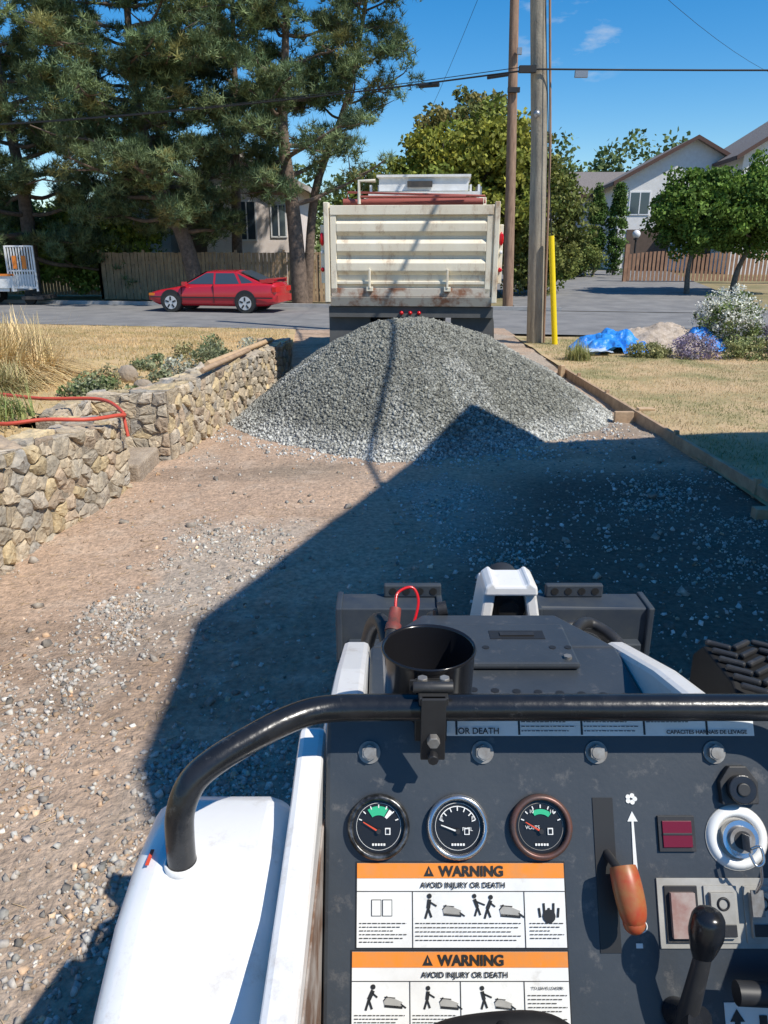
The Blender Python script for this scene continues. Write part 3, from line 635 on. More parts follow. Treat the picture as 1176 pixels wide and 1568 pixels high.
# ------------------------------------------------------------------ poles and wires
M_pole=mat('pole_wood_grey',(.38,.33,.25),(.22,.19,.15),scale=5,rough=.9,bump=.4,bscale=20,stretch=(3,3,.4))
M_pole2=mat('pole_wood_brown',(.36,.23,.15),(.20,.12,.08),scale=5,rough=.9,stretch=(3,3,.4))
M_wire=mat('wire_black',(.015,.015,.015),rough=.6); M_yel=mat('guard_yellow',(.85,.62,.0),rough=.5); M_metal=mat('galvanised',(.35,.36,.37),rough=.45,metal=.8)
p1=empty('utility_pole',(3.35,17.4,0)); b=MB()
b.tube([(3.36,17.4,-.1),(3.19,17.4,4),(2.90,17.4,8),(2.65,17.4,12)],[.19,.17,.15,.13],M_pole,16)
b.obj('pole',p1); b=MB()
b.box(2.66,2.99,17.1,17.22,5.28,5.40,M_wire); b.ball((3.06,17.15,4.55),.07,M_metal)
b.tube([(3.53,17.3,0),(3.40,17.3,4),(3.10,17.28,8),(2.85,17.25,12)],.025,M_pole2,6)
b.obj('hardware',p1)
b=MB(); b.tube([(3.72,17.0,-.05),(3.50,17.1,2.25)],.062,M_yel,12); b.cyl((3.50,17.1,2.25),(2.65,17.4,11.5),.009,M_wire,5); b.obj('guy_wire_guard')
p2=empty('utility_pole',(4.5,28.8,0)); b=MB(); b.tube([(4.5,28.9,-.1),(4.36,28.9,5),(4.10,28.9,13.5)],[.19,.17,.13],M_pole2,12); b.box(4.1,4.5,28.6,28.72,6.9,7.05,M_wire); b.box(4.35,4.5,28.6,28.7,8.0,8.2,M_metal); b.obj('pole',p2)
def wire(b,p,q,sag,r=.012,n=14):
    p=Vector(p);q=Vector(q); b.tube([p.lerp(q,i/n)-Vector((0,0,sag*4*(i/n)*(1-i/n))) for i in range(n+1)],r,M_wire,5)
b=MB()
wire(b,(-30,34,6.7),(3.0,17.2,5.35),.6,.018); wire(b,(3.0,17.2,5.35),(26,15,5.3),.15,.018)
wire(b,(-30,34,6.9),(3.0,17.2,5.42),.7,.008)
wire(b,(2.85,17.4,9.4),(30,15,12),.9,.007); wire(b,(2.9,17.4,8.9),(30,12,10.4),1.2,.006)
wire(b,(4.3,28.9,13),(-40,36,14),1,.010); wire(b,(2.9,17.4,8.6),(20,40,9),.7,.006); wire(b,(2.9,17.4,9.2),(0.5,44,5.5),.6,.006)
b.cyl((.75,18.35,5.26),(1.15,18.15,5.25),.045,M_wire,10); b.cyl((2.1,17.65,5.28),(2.5,17.45,5.30),.03,M_wire,8); b.box(3.75,4.0,17.05,17.12,5.18,5.30,M_metal)
wire(b,(4.22,.9,6.12),(2.8,17.4,8.4),.05,.030)
b.obj('overhead_wires')
M_globe=mat('globe_white',(.8,.8,.78),rough=.3)
b=MB(); b.tube([(12.9,41.8,.3),(12.9,41.8,2.45)],.05,M_wire,8); b.ball((12.9,41.8,2.7),.2,M_globe); b.cyl((12.9,41.8,2.42),(12.9,41.8,2.5),.12,M_wire,10); b.obj('street_lamp')

# ------------------------------------------------------------------ dump truck
M_tr=mat('truck_paint',(.86,.79,.63),(.72,.61,.44),scale=2.4,rough=.65,bump=.05,bscale=40,lo=.42,hi=.8,dust=((.36,.21,.11),5,.53,.70,.8),stretch=(1,1,.45))
M_rust=mat('truck_rusty_sill',(.60,.54,.45),(.30,.14,.08),scale=5,rough=.8,lo=.45,hi=.62)
M_trd=mat('chassis_dark',(.035,.035,.035),(.07,.06,.05),scale=5,rough=.7); M_flap=mat('mudflap_rubber',(.09,.09,.09),(.13,.13,.125),scale=3,rough=.8)
M_tail=mat('lens_red',(.6,.01,.015),rough=.2); M_wh=mat('white_paint',(.78,.78,.76),(.66,.65,.62),scale=6,rough=.45); M_rb=mat('tarp_maroon',(.32,.08,.06),rough=.7)
M_tyre=mat('tyre',(.02,.02,.02),(.04,.04,.035),scale=20,rough=.9)
tk=empty('dump_truck',(.36,10.9,0),math.radians(-5))
def T(b,name,bev=0): return b.obj(name,tk,bevel=bev,local=True)
b=MB()
for s in (-1,1): b.box(min(s*1.09,s*1.145),max(s*1.09,s*1.145),.1,4.6,1.35,2.5,M_tr); b.box(min(s*1.06,s*1.17),max(s*1.06,s*1.17),.1,4.6,2.46,2.55,M_tr)
for k in range(8):
    for s in (-1,1): b.box(min(s*1.145,s*1.17),max(s*1.145,s*1.17),.4+k*.55,.5+k*.55,1.35,2.46,M_tr)
b.box(-1.09,1.09,.1,4.6,1.3,1.40,M_tr); b.box(-1.145,1.145,4.6,4.68,1.35,2.9,M_tr); T(b,'dump_box',.01)
b=MB()
b.box(-1.06,1.06,.0,.05,1.42,2.50,M_tr)
b.box(-1.08,1.08,-.06,.06,2.42,2.54,M_tr)
for s in (-1,1): b.box(min(s*1.0,s*1.08),max(s*1.0,s*1.08),-.05,.0,1.42,2.42,M_tr)
for zc in (2.26,2.01,1.76): b.prism([(.0,zc+.115),(-.055,zc+.055),(-.055,zc-.045),(.0,zc-.10)],-.998,.998,M_tr)
b.box(-.998,.998,-.045,0,1.54,1.58,M_tr)
T(b,'tailgate',.006)
b=MB(); b.box(-1.08,1.08,-.05,.06,1.38,1.49,M_rust); b.prism([(-.06,1.375),(-.02,1.25),(.1,1.25),(.1,1.375)],-1.10,1.10,M_rust)
for x in (-.55,.50): b.box(x-.014,x+.014,-.10,-.055,1.49,1.74,M_tr); b.box(x-.045,x+.045,-.09,-.05,1.45,1.51,M_tr)
T(b,'sill',.005)
b=MB()
for s in (-1,1):
    b.box(min(s*1.095,s*1.165),max(s*1.095,s*1.165),-.07,.08,1.30,2.58,M_tr)
    b.box(min(s*1.166,s*1.22),max(s*1.166,s*1.22),-.01,.12,1.55,2.30,M_tr)
T(b,'corner_posts',.01)
b=MB()
for s in (-1,1):
    b.ball((s*1.195,-.03,2.12),.045,M_tail,8,(.7,.5,1.9)); b.ball((s*1.195,-.03,1.73),.03,M_tail,8,(.9,.6,1)); b.ball((s*1.195,-.03,1.95),.026,M_wh,8,(.9,.6,1))
for x in (-.12,0,.12): b.ball((x,.0,1.16),.028,M_tail,6)
T(b,'tail_lights')
b=MB(); b.box(-1.13,1.13,.02,.16,1.10,1.24,M_flap); b.box(-.45,.45,.1,7.0,.75,1.06,M_trd)
for s in (-1,1): b.box(min(s*.56,s*1.14),max(s*.56,s*1.14),.10,.12,.42,1.10,M_flap)
T(b,'chassis_and_mudflaps')
b=MB()
for y in (.85,2.15):
    for s in (-1,1):
        for x in (.62,.92): b.cyl((s*x,y,.52),(s*(x+.26),y,.52),.52,M_tyre,28); b.cyl((s*(x+.2),y,.52),(s*(x+.265),y,.52),.27,M_metal,20)
for s in (-1,1): b.cyl((s*.85,6.7,.52),(s*1.13,6.7,.52),.52,M_tyre,28); b.cyl((s*1.1,6.7,.52),(s*1.14,6.7,.52),.27,M_metal,20)
T(b,'wheels',.02)
b=MB(); b.prism([(5.0,.9),(8.1,.9),(8.1,1.7),(6.9,1.95),(6.5,2.75),(5.0,2.85)],-1.0,1.0,M_wh); b.box(-.85,.85,4.97,4.99,1.9,2.6,M_glass)
for s in (-1,1): b.box(min(s*1.003,s*1.01),max(s*1.003,s*1.01),5.4,6.4,1.9,2.6,M_glass); b.box(min(s*1.12,s*1.25),max(s*1.12,s*1.25),6.3,6.35,1.8,2.5,M_trd)
T(b,'cab',.04)
b=MB(); b.box(-.82,.80,4.2,4.26,2.99,3.22,M_wh); b.box(-.86,.84,4.15,5.6,3.22,3.26,M_wh); b.box(-1.0,.95,4.05,4.3,2.78,2.87,M_rb); b.box(-1.0,1.0,4.05,4.3,2.90,2.97,M_wh)
for x in (-1.0,-.85,.82,.97): b.box(x,x+.04,4.3,4.4,2.5,3.1,M_wh)
b.tube([(-.72,.25,2.57),(-.72,.25,2.86),(-.50,.25,2.86)],.022,M_tr,8); b.tube([(-.72,.25,2.66),(.72,.28,2.66)],.016,M_rb,8); b.box(-.30,.15,4.12,4.19,3.05,3.15,M_trd)
b.tube([(-.95,.35,2.60),(.95,.35,2.60)],.045,M_rb,10); b.tube([(-1.0,1.2,2.62),(-1.0,1.2,2.78),(1.0,1.2,2.72),(1.0,1.2,2.62)],.018,M_rb,6)
b.cyl((1.0,4.85,1.2),(1.0,4.85,3.1),.06,M_metal,12)
T(b,'cab_shield_and_tarp_roll')

# ------------------------------------------------------------------ red car
M_cr=mat('car_red',(.50,.018,.03),rough=.25,coat=.6); M_blk=mat('trim_black',(.02,.02,.022),rough=.5); M_all=mat('alloy',(.62,.62,.62),rough=.4,metal=.3); M_amb=mat('lens_amber',(.7,.2,.02),rough=.2)
car=empty('parked_car',(-5.55,25.9+1.1,0),math.radians(-11.3))
b=MB()
st=[(-2.22,.50,.42,.62),(-2.15,.62,.30,.74),(-1.9,.68,.22,.80),(-1.4,.76,.20,.84),(-.95,.84,.20,.85),(-.3,.88,.2,.85),(.6,.90,.2,.85),(1.4,.93,.2,.85),(1.9,.94,.22,.82),(2.15,.93,.28,.78),(2.25,.80,.42,.68)]
vs=[];q=12
for x,zt,zb,hw in st:
    pr=[(-hw*.8,zb),(-hw*.97,zb+.08),(-hw,zb+(zt-zb)*.5),(-hw*.96,zt-.06),(-hw*.86,zt),(-hw*.3,zt+.025)]
    pr=pr+[(-a,c) for a,c in pr[::-1]]
    vs+=[(x,a,c) for a,c in pr]
fs=[(i*q+j,(i+1)*q+j,(i+1)*q+(j+1)%q,i*q+(j+1)%q) for i in range(len(st)-1) for j in range(q)]+[tuple(range(q)),tuple(range((len(st)-1)*q,len(st)*q))[::-1]]
b.add(vs,fs,M_cr,True)
A=[(-1.0,-.76,.83),(1.82,-.74,.92),(.85,-.58,1.29),(-.15,-.58,1.28)]; B_=[(x,-y,z) for x,y,z in A]; Rf=[(-.1,0,1.32),(.8,0,1.33)]
b.add(A+B_+Rf,[(0,1,2,3),(7,6,5,4),(3,2,9,8),(8,9,6,7),(3,8,7,4,0),(1,5,6,9,2)],M_cr)
b.obj('body',car,local=True,bevel=.02)
b=MB()
def sg(pts,off=.012):
    for s in (-1,1):
        P=[(x,s*(.76-(z-.83)*(.18/.46)+off),z) for x,z in pts]; b.add(P,[tuple(range(len(P)))],M_glass)
sg([(-.80,.90),(.10,.90),(.10,1.24),(-.17,1.24)]); sg([(.17,.90),(1.0,.91),(.80,1.24),(.17,1.24)]); sg([(1.08,.92),(1.50,.95),(.92,1.23)])
b.add([(-.95,-.66,.87),(-.95,.66,.87),(-.2,.53,1.275),(-.2,-.53,1.275)],[(0,1,2,3)],M_glass,M=Matrix.Translation((-.02,0,.015)))
b.add([(1.70,-.64,.98),(1.70,.64,.98),(.95,.53,1.29),(.95,-.53,1.29)],[(3,2,1,0)],M_glass,M=Matrix.Translation((.03,0,.02)))
b.obj('windows',car,local=True)
b=MB()
for s in (-1,1):
    b.box(-2.1,2.15,min(s*.845,s*.862),max(s*.845,s*.862),.46,.50,M_blk); b.box(.13,.14,min(s*.80,s*.858),max(s*.80,s*.858),.3,.9,M_blk); b.box(-1.0,-.99,min(s*.80,s*.858),max(s*.80,s*.858),.3,.82,M_blk)
    for x in (-1.38,1.22):
        b.cyl((x,s*.5,.36),(x,s*.866,.36),.365,M_blk,28); b.cyl((x,s*.66,.31),(x,s*.875,.31),.31,M_tyre,28); b.cyl((x,s*.8,.31),(x,s*.885,.31),.215,M_all,20)
        for k in range(5):
            a=k*1.2566; b.box(-.025,.025,.07,.19,0,.01,M_blk,Matrix.Translation((x,s*.888,.31))@Matrix.Rotation(math.pi/2,4,'X')@Matrix.Rotation(a,4,'Z'))
    b.box(-.9,-.78,min(s*.82,s*.98),max(s*.82,s*.98),.86,.97,M_cr)
    b.box(-2.2,-2.0,min(s*.45,s*.76),max(s*.45,s*.76),.52,.6,M_amb); b.box(2.12,2.26,min(s*.4,s*.79),max(s*.4,s*.79),.66,.82,M_tail)
b.box(-2.27,-2.1,-.62,.62,.36,.5,M_cr); b.box(2.1,2.3,-.7,.7,.34,.56,M_cr); b.box(1.7,2.15,-.72,-.66,.95,1.05,M_cr); b.box(1.7,2.15,.66,.72,.95,1.05,M_cr); b.box(1.9,2.17,-.72,.72,1.05,1.08,M_cr)
b.obj('wheels_and_trim',car,local=True)

# trailer
trl=empty('utility_trailer',(-14.2,30.0,0)); b=MB(); M_or=mat('orange_paint',(.75,.22,.03),rough=.5)
b.box(-17.4,-13.6,29.6,31.2,.5,.62,M_wh); b.box(-17.4,-13.6,29.55,29.62,.62,1.05,M_wh); b.box(-17.4,-13.6,31.2,31.26,.62,1.05,M_wh)
for k in range(6): b.box(-17.3+k*.72,-17.24+k*.72,29.5,29.55,.5,1.1,M_wh)
b.box(-17.4,-13.6,29.5,29.55,1.05,1.12,M_or)
for y in (29.7,31.05):
    for x in (-15.0,-15.8): b.cyl((x,y-.12,.32),(x,y+.12,.32),.32,M_tyre,20); b.cyl((x,y-.13,.32),(x,y+.13,.32),.16,M_metal,12)
b.obj('bed_and_wheels',trl)
b=MB(); b.box(-13.85,-13.79,29.6,29.66,.5,2.1,M_wh); b.box(-12.85,-12.79,29.6,29.66,.5,2.1,M_wh)
for z in (.6,1.2,2.05): b.box(-13.79,-12.85,29.61,29.65,z,z+.06,M_wh)
for k in range(9): b.box(-13.74+k*.1,-13.69+k*.1,29.62,29.64,.66,2.05,M_wh)
b.box(-13.6,-13.45,29.58,29.6,1.3,1.75,M_or); b.box(-13.25,-13.1,29.58,29.6,1.3,1.75,M_or); b.box(-13.5,-12.7,29.7,31,.2,.32,M_trd)
b.cyl((-13.3,29.9,.2),(-13.3,30.1,.2),.2,M_tyre,16)
b.obj('ramp_gate',trl)

# ------------------------------------------------------------------ stand-on track loader
ML=empty('stand_on_track_loader',(.165,.6,0))
W_=mat('loader_white',(.82,.81,.79),(.74,.72,.68),scale=5,rough=.32,bump=.03,bscale=60,lo=.5,hi=.8,coat=.2,dust=((.42,.35,.27),28,.55,.76,.65))
D_=mat('loader_charcoal',(.036,.044,.054),(.052,.060,.069),scale=7,rough=.42,bump=.03,bscale=200,detail=10,dust=((.24,.22,.20),45,.57,.80,.65))
B_k=mat('loader_black_tube',(.012,.013,.015),(.03,.03,.032),scale=18,rough=.25,bump=.05,bscale=60,lo=.5,hi=.8,dust=((.2,.2,.2),60,.60,.8,.6))
BM=mat('loader_black',(.018,.018,.02),(.035,.035,.035),scale=15,rough=.5,dust=((.15,.14,.13),40,.56,.8,.6))
BH=mat('rubber_pad_black',(.010,.010,.011),(.018,.018,.018),scale=20,rough=.7,spec=.25)
RS=mat('loader_rusty_side',(.16,.09,.055),(.36,.32,.29),scale=16,rough=.8,lo=.45,hi=.6)
GY=mat('loader_grey_plate',(.30,.29,.26),(.42,.41,.38),scale=25,rough=.6)
CH=mat('chrome',(.6,.6,.6),rough=.2,metal=.9); BT=mat('bolt_zinc',(.30,.30,.29),(.20,.18,.16),scale=80,rough=.5,metal=.4); BZ=mat('bezel_rust',(.20,.09,.07),(.12,.08,.07),scale=60,rough=.4,metal=.4)
BZb=mat('bezel_black',(.04,.04,.04),(.25,.25,.25),scale=90,rough=.3,metal=.7,lo=.45,hi=.7)
DW=mat('decal_white',(.80,.80,.77),(.68,.67,.63),scale=20,rough=.5,lo=.5,hi=.8,dust=((.46,.43,.38),70,.58,.78,.65)); DO=mat('decal_orange',(.85,.26,.02),(.72,.26,.06),scale=60,rough=.5,dust=((.5,.38,.28),90,.60,.78,.6)); DB=mat('decal_black',(.02,.02,.02),rough=.5); DG=mat('gauge_green',(.03,.45,.22),rough=.5); DR=mat('needle_red',(.7,.08,.03),rough=.5)
GF=mat('gauge_face',(.012,.012,.013),rough=.35); KN=mat('knob_orange',(.42,.05,.02),(.36,.15,.05),scale=50,rough=.4); SR=mat('switch_red',(.16,.008,.02),rough=.25); SP=mat('switch_pinkish',(.30,.17,.15),(.4,.33,.3),scale=60,rough=.6)
BLU=mat('attachment_blue_black',(.028,.04,.06),(.05,.06,.07),scale=14,rough=.6,dust=((.16,.15,.14),40,.60,.8,.5))
Mp=Matrix(((1,0,0,.0685),(0,.521,-.854,.586),(0,.854,.521,1.489),(0,0,0,1)))
fpr=[(.10,.7),(.66,.7),(.655,1.44),(.64,1.483),(.61,1.497),(.54,1.500),(.48,1.490),(.42,1.462),(.36,1.420),(.28,1.375),(.18,1.345),(.10,1.33)]
for nm,x0,x1 in (('left_fender',-.222,-.086),('right_fender',.416,.552)):
    b=MB(); b.prism(fpr,x0,x1,W_); o=b.obj(nm,ML,bevel=.026,seg=4)
    for p_ in o.data.polygons: p_.use_smooth=True
    o.data.set_sharp_from_angle(angle=.7)
pr=[(.10,.9),(.665,.9),(.665,1.545),(.62,1.540),(.56,1.528),(.48,1.518),(.36,1.508),(.10,1.49)]
b=MB(); b.prism(pr,-.0845,-.0585,W_); b.prism(pr,.388,.414,W_); b.obj('side_plates',ML,bevel=.006)
b=MB(); b.box(-.0583,-.0565,.12,.60,1.0,1.485,RS); b.obj('side_liner',ML)
pr=[(.668,1.0),(1.08,1.0),(1.08,1.40),(1.05,1.43),(.86,1.495),(.668,1.545)]
b=MB(); b.prism(pr,-.062,-.022,W_); b.prism(pr,.340,.372,W_); b.obj('hood_sides',ML,bevel=.008)
b=MB(); b.box(-.1235,.3165,-.32,.112,-.02,0,D_,Mp); b.obj('control_panel',ML,bevel=.004)
b=MB()
b.box(-.014,.286,.081,.107,.0003,.0009,DW,Mp)
for k in range(5): b.box(.0+k*.06,.002+k*.06,.082,.106,.0011,.0013,DB,Mp)
def decal(a0,a1,b0,b1,splits):
    b.box(a0,a1,b0,b1,.0003,.0008,DB,Mp); b.box(a0+.0012,a1-.0012,b0+.0012,b1-.0012,.001,.0013,DW,Mp)
    b.box(a0+.0012,a1-.0012,b1-.0140,b1-.0012,.0015,.0018,DO,Mp); b.box(a0+.0012,a1-.0012,b1-.0255,b1-.0249,.0015,.0018,DB,Mp)
    for f in splits: x=a0+(a1-a0)*f; b.box(x-.0004,x+.0004,b0+.0012,b1-.0255,.0015,.0018,DB,Mp)
    cx=(a0+a1)/2-.034; cz=b1-.0123; b.prism([(cx,cz),(cx+.0095,cz),(cx+.00475,cz+.009)],.002,.0022,DB,Mp,axis='z'); b.prism([(cx+.0041,cz+.0025),(cx+.0055,cz+.0025),(cx+.00475,cz+.0065)],.0024,.0026,DO,Mp,axis='z')
decal(-.0945,.0985,-.1045,-.0310,(.27,.80)); decal(-.0985,.0985,-.1665,-.1055,(.27,.5,.79))
def seg(p,q,w_,m=DB):
    p=Vector((*p,0));q=Vector((*q,0));d=(q-p).normalized();n_=Vector((-d.y,d.x,0))*w_/2
    b.add([(v.x,v.y,.0021) for v in (p-n_,q-n_,q+n_,p+n_)],[(0,1,2,3)],m,False,Mp)
def disc(c,r,m=DB,z=.0022,n=12): b.add([(c[0]+r*math.cos(2*math.pi*k/n),c[1]+r*math.sin(2*math.pi*k/n),z) for k in range(n)],[tuple(range(n))],m,False,Mp)
def person(x,y,s=1,lean=.3):
    disc((x+.004*s*lean,y+.020*s),.0023*s); seg((x,y+.009*s),(x+.004*s*lean,y+.017*s),.0036*s); seg((x,y+.009*s),(x-.003*s,y),.002*s); seg((x,y+.009*s),(x+.003*s,y+.001*s),.002*s); seg((x+.003*s*lean,y+.015*s),(x+.008*s,y+.011*s),.0016*s)
def mach(x,y,s=1):
    b.add([(x+u_*s,y+v_*s,.0021) for u_,v_ in ((0,.002),(.018,.001),(.02,.006),(.012,.009),(.004,.011),(-.001,.007))],[(0,1,2,3,4,5)],GY,False,Mp)
    seg((x,y+.002*s),(x+.02*s,y+.0005*s),.0025*s); seg((x,y+.011*s),(x+.012*s,y+.010*s),.001*s); seg((x-.001,y+.007*s),(x+.003*s,y+.012*s),.001*s); seg((x+.018*s,y+.004*s),(x+.024*s,y),.0016*s)
y1=-.080
for k in (0,1): b.prism([(-.080+k*.010,y1+.003),(-.071+k*.010,y1+.003),(-.071+k*.010,y1+.017),(-.080+k*.010,y1+.017)],.0019,.0021,DB,Mp,axis='z'); b.prism([(-.0794+k*.010,y1+.0036),(-.0716+k*.010,y1+.0036),(-.0716+k*.010,y1+.0164),(-.0794+k*.010,y1+.0164)],.0023,.0025,DW,Mp,axis='z')
person(-.028,y1+.001,.95); mach(-.014,y1+.003,.8); person(.017,y1+.003,.85,-.8); person(.026,y1+.001,.9,.9); mach(.038,y1+.002,.9)
for k in range(5): seg((.074+.004*k,y1+.002),(.073+.0045*k,y1+.010+.004*(k%2)),.002)
disc((.082,y1+.003),.006)
y2=-.154
person(-.082,y2+.0,.95,1); mach(-.068,y2+.002,.8); person(-.030,y2+.001,.85); mach(-.018,y2+.001,.8); person(.021,y2+.001,.85,-.5); mach(.031,y2+.001,.75)
def lines(x0,x1,yy,n,sp=.0032):
    for r_ in range(n):
        x=x0; 
        while x<x1-.002*(r_%3)*3:
            l=random.uniform(.0015,.0045); seg((x,yy-r_*sp),(min(x+l,x1),yy-r_*sp),.0008); x+=l+.0009
lines(-.091,-.048,y1-.003,6,.0031); lines(-.040,.056,y1-.003,5,.0035); lines(.064,.095,y1-.003,5,.0031)
lines(-.095,-.050,y2-.004,3,.0028); lines(-.043,-.004,y2-.004,3,.0028); lines(.003,.054,y2-.004,3,.0028); lines(.060,.095,y2+.012,8,.0032)
lines(.063,.115,.1025,5,.0042); lines(.123,.175,.1025,5,.0042); lines(.183,.235,.1025,3,.0042)
b.obj('warning_decals',ML)
def text(s,size,a,c,m=DB,z=.0028,al='CENTER',ext=.0001,bold=0):
    cu=bpy.data.curves.new('label_text','FONT'); cu.body=s; cu.size=size; cu.align_x=al; cu.offset=bold; cu.extrude=ext; cu.materials.append(m)
    o=bpy.data.objects.new('label_text',cu); S.collection.objects.link(o); o.matrix_basis=Mp@Matrix.Translation((a,c,z)); attach(o,ML)
for bt,a in ((-.031,.012),(-.1055,.010)):
    text('WARNING',.0122,a,bt-.0118,bold=.0004); text('AVOID INJURY OR DEATH',.0066,.004,bt-.0218,bold=.00012)
text('OR DEATH',.008,.022,.083,bold=.0001); text('CAPACITES HARNAIS DE LEVAGE',.0052,.240,.083,bold=.0001)
text('TO LEAVE LOADER:',.0033,.078,-.137)
b=MB()
for (ga,bz,kind) in ((-.0735,BZb,0),(0,CH,1),(.0775,BZ,2)):
    b.ring((ga,0),.0238,.0288,0,.008,bz,48,Mp)
    b.cyl((ga,0,.0005),(ga,0,.003),.0245,GF,40,Mp)
    b.ring((ga,0),.0205,.0209,.003,.0033,DW if kind<2 else GY,40,Mp)
    zz=.0042
    def arc(r0,r1,a0,a1,m,z=zz):
        n=14; P=[];
        for k in range(n+1): t=math.radians(a0+(a1-a0)*k/n); P.append((ga+r0*math.cos(t),r0*math.sin(t),z)); P.append((ga+r1*math.cos(t),r1*math.sin(t),z))
        b.add(P,[(2*k,2*k+2,2*k+3,2*k+1) for k in range(n)],m,False,Mp)
    if kind==0: arc(.010,.018,60,125,DG); arc(.010,.018,42,56,DW)
    if kind==2: arc(.011,.0155,50,120,DG)
    if kind==1: arc(.0175,.0183,20,160,DW)
    for k in range(7):
        t=math.radians(20+140*k/6); r0,r1=(.0165,.0195) if kind!=1 else (.014,.0175)
        p=Vector((ga+r0*math.cos(t),r0*math.sin(t),zz+.0004)); q=Vector((ga+r1*math.cos(t),r1*math.sin(t),zz+.0004)); d=(q-p).normalized(); nn=Vector((-d.y,d.x,0))*.0005
        b.add([p-nn,q-nn,q+nn,p+nn],[(0,1,2,3)],DW,False,Mp)
    nm=DR if kind!=1 else DW; an=math.radians(150 if kind!=1 else 160)
    p=Vector((ga,-.004,.006)); q=p+Vector((math.cos(an),math.sin(an),0))*.0165; nn=Vector((-math.sin(an),math.cos(an),0))*.0008
    b.add([p-nn,q-nn*.5,q+nn*.5,p+nn],[(0,1,2,3)],nm,False,Mp); b.cyl((ga,-.004,.004),(ga,-.004,.0065),.0022,BM,12,Mp)
    b.box(ga+.006,ga+.011,-.007,-.001,.0045,.0048,DW,Mp); b.box(ga+.007,ga+.010,-.006,-.002,.005,.0053,GF,Mp)
    for k in range(5): b.box(ga-.006+k*.0026,ga-.0042+k*.0026,-.0165,-.0145,.0045,.0048,DW,Mp)
b.obj('gauges',ML)
text('FUEL',.0045,.009,-.0035,DW,.005); text('F',.005,.014,.006,DW,.005); text('E',.005,-.015,.006,DW,.005)
text('VOLTS',.0045,.0695,-.002,DW,.005); text('10',.0045,.069,.012,DW,.005); text('16',.0045,.088,.012,DW,.005)
b=MB()
for a in (-.0823,.0254,.1336,.246): 
    b.cyl((a,.066,0),(a,.066,.002),.0105,BT,24,Mp); b.cyl((a,.066,.002),(a,.066,.0075),.0075,BT,6,Mp); b.cyl((a,.066,.0075),(a,.066,.0085),.0055,BT,16,Mp)
b.obj('panel_bolts',ML)
b=MB(); b.box(.1275,.1465,-.108,.025,.0004,.001,DB,Mp)
P=[(.137,-.020,-.01),(.140,-.028,.012),(.146,-.038,.024)]; b.tube([Mp@Vector(p) for p in P],.004,BM,8)
P=smooth([(.1455,-.030,.024),(.147,-.044,.028),(.150,-.064,.030),(.151,-.074,.029)],4); b.tube([Mp@Vector(p) for p in P],[.0075+.0055*math.sin(math.pi*min(1,k/(len(P)-1)*.62+.25)) for k in range(len(P))],KN,16)
b.ball((Mp@Vector((.151,-.075,.029)))[:],.0098,KN)
b.obj('throttle_lever',ML)
b=MB()
b.prism([(.1625,-.022),(.1655,-.022),(.1650,0.004),(.1688,.004),(.164,.013),(.1592,.004),(.1630,.004)],.0004,.001,DW,Mp,axis='z'); b.prism([(.1615,-.060),(.1665,-.060),(.1655,-.022),(.1625,-.022)],.0004,.001,DW,Mp,axis='z')
for cz,s_ in ((.024,1),(-.068,.8)):
    for k in range(5):
        t=k*1.257; b.cyl((.164+.0035*s_*math.cos(t),cz+.003*s_*math.sin(t),.0004),(.164+.0035*s_*math.cos(t),cz+.003*s_*math.sin(t),.001),.0022*s_,DW,10,Mp)
b.ring((.166,-.086),.0045,.0056,.0004,.001,DW,24,Mp); b.box(.160,.166,-.104,-.100,.0004,.001,DW,Mp)
b.obj('throttle_markings',ML)
b=MB(); b.box(.187,.221,-.022,.009,0,.003,BM,Mp); b.box(.1905,.2175,-.018,.005,.003,.0045,SR,Mp); b.box(.1905,.2175,-.0075,-.0055,.0046,.005,BM,Mp); b.obj('indicator_lamp',ML,bevel=.001)
b=MB(); c=(.2600,-.010)
b.cyl((c[0],c[1],.0),(c[0],c[1],.001),.029,GY,40,Mp); b.ring(c,.019,.0285,.001,.003,DW,40,Mp); b.cyl((c[0],c[1],0),(c[0],c[1],.010),.0165,CH,32,Mp); b.cyl((c[0],c[1],.010),(c[0],c[1],.014),.0115,BT,32,Mp); b.cyl((c[0],c[1],.014),(c[0],c[1],.0145),.008,BM,20,Mp)
b.box(c[0]-.001,c[0]+.001,c[1]-.008,c[1]+.006,.014,.030,BT,Mp); b.tube([Mp@Vector(p) for p in smooth([(c[0],c[1]-.004,.030),(c[0]+.006,c[1]-.002,.034),(c[0]+.008,c[1]-.014,.034),(c[0]+.002,c[1]-.018,.032),(c[0]-.002,c[1]-.008,.030)],6)],.0013,CH,8)
b.tube([Mp@Vector(p) for p in smooth([(c[0]+.006,c[1]-.016,.032),(c[0]+.009,c[1]-.033,.024),(c[0]+.006,c[1]-.044,.016),(c[0]+.011,c[1]-.032,.02)],6)],.0012,CH,8)
b.box(c[0]+.002,c[0]+.013,c[1]-.064,c[1]-.042,.014,.016,BT,Mp)
b.obj('ignition_switch',ML)
b=MB(); c=(.2640,.034); b.prism([(c[0]-.017,c[1]-.014),(c[0]+.017,c[1]-.014),(c[0]+.018,c[1]+.006),(c[0]+.008,c[1]+.020),(c[0]-.008,c[1]+.020),(c[0]-.018,c[1]+.006)],0,.008,BM,Mp,axis='z'); b.cyl((c[0],c[1],.008),(c[0],c[1],.016),.013,B_k,28,Mp); b.cyl((c[0],c[1],.016),(c[0],c[1],.018),.006,BM,20,Mp); b.obj('horn_button',ML,bevel=.002)
b=MB(); b.box(.182,.300,-.104,-.045,0,.002,GY,Mp); 
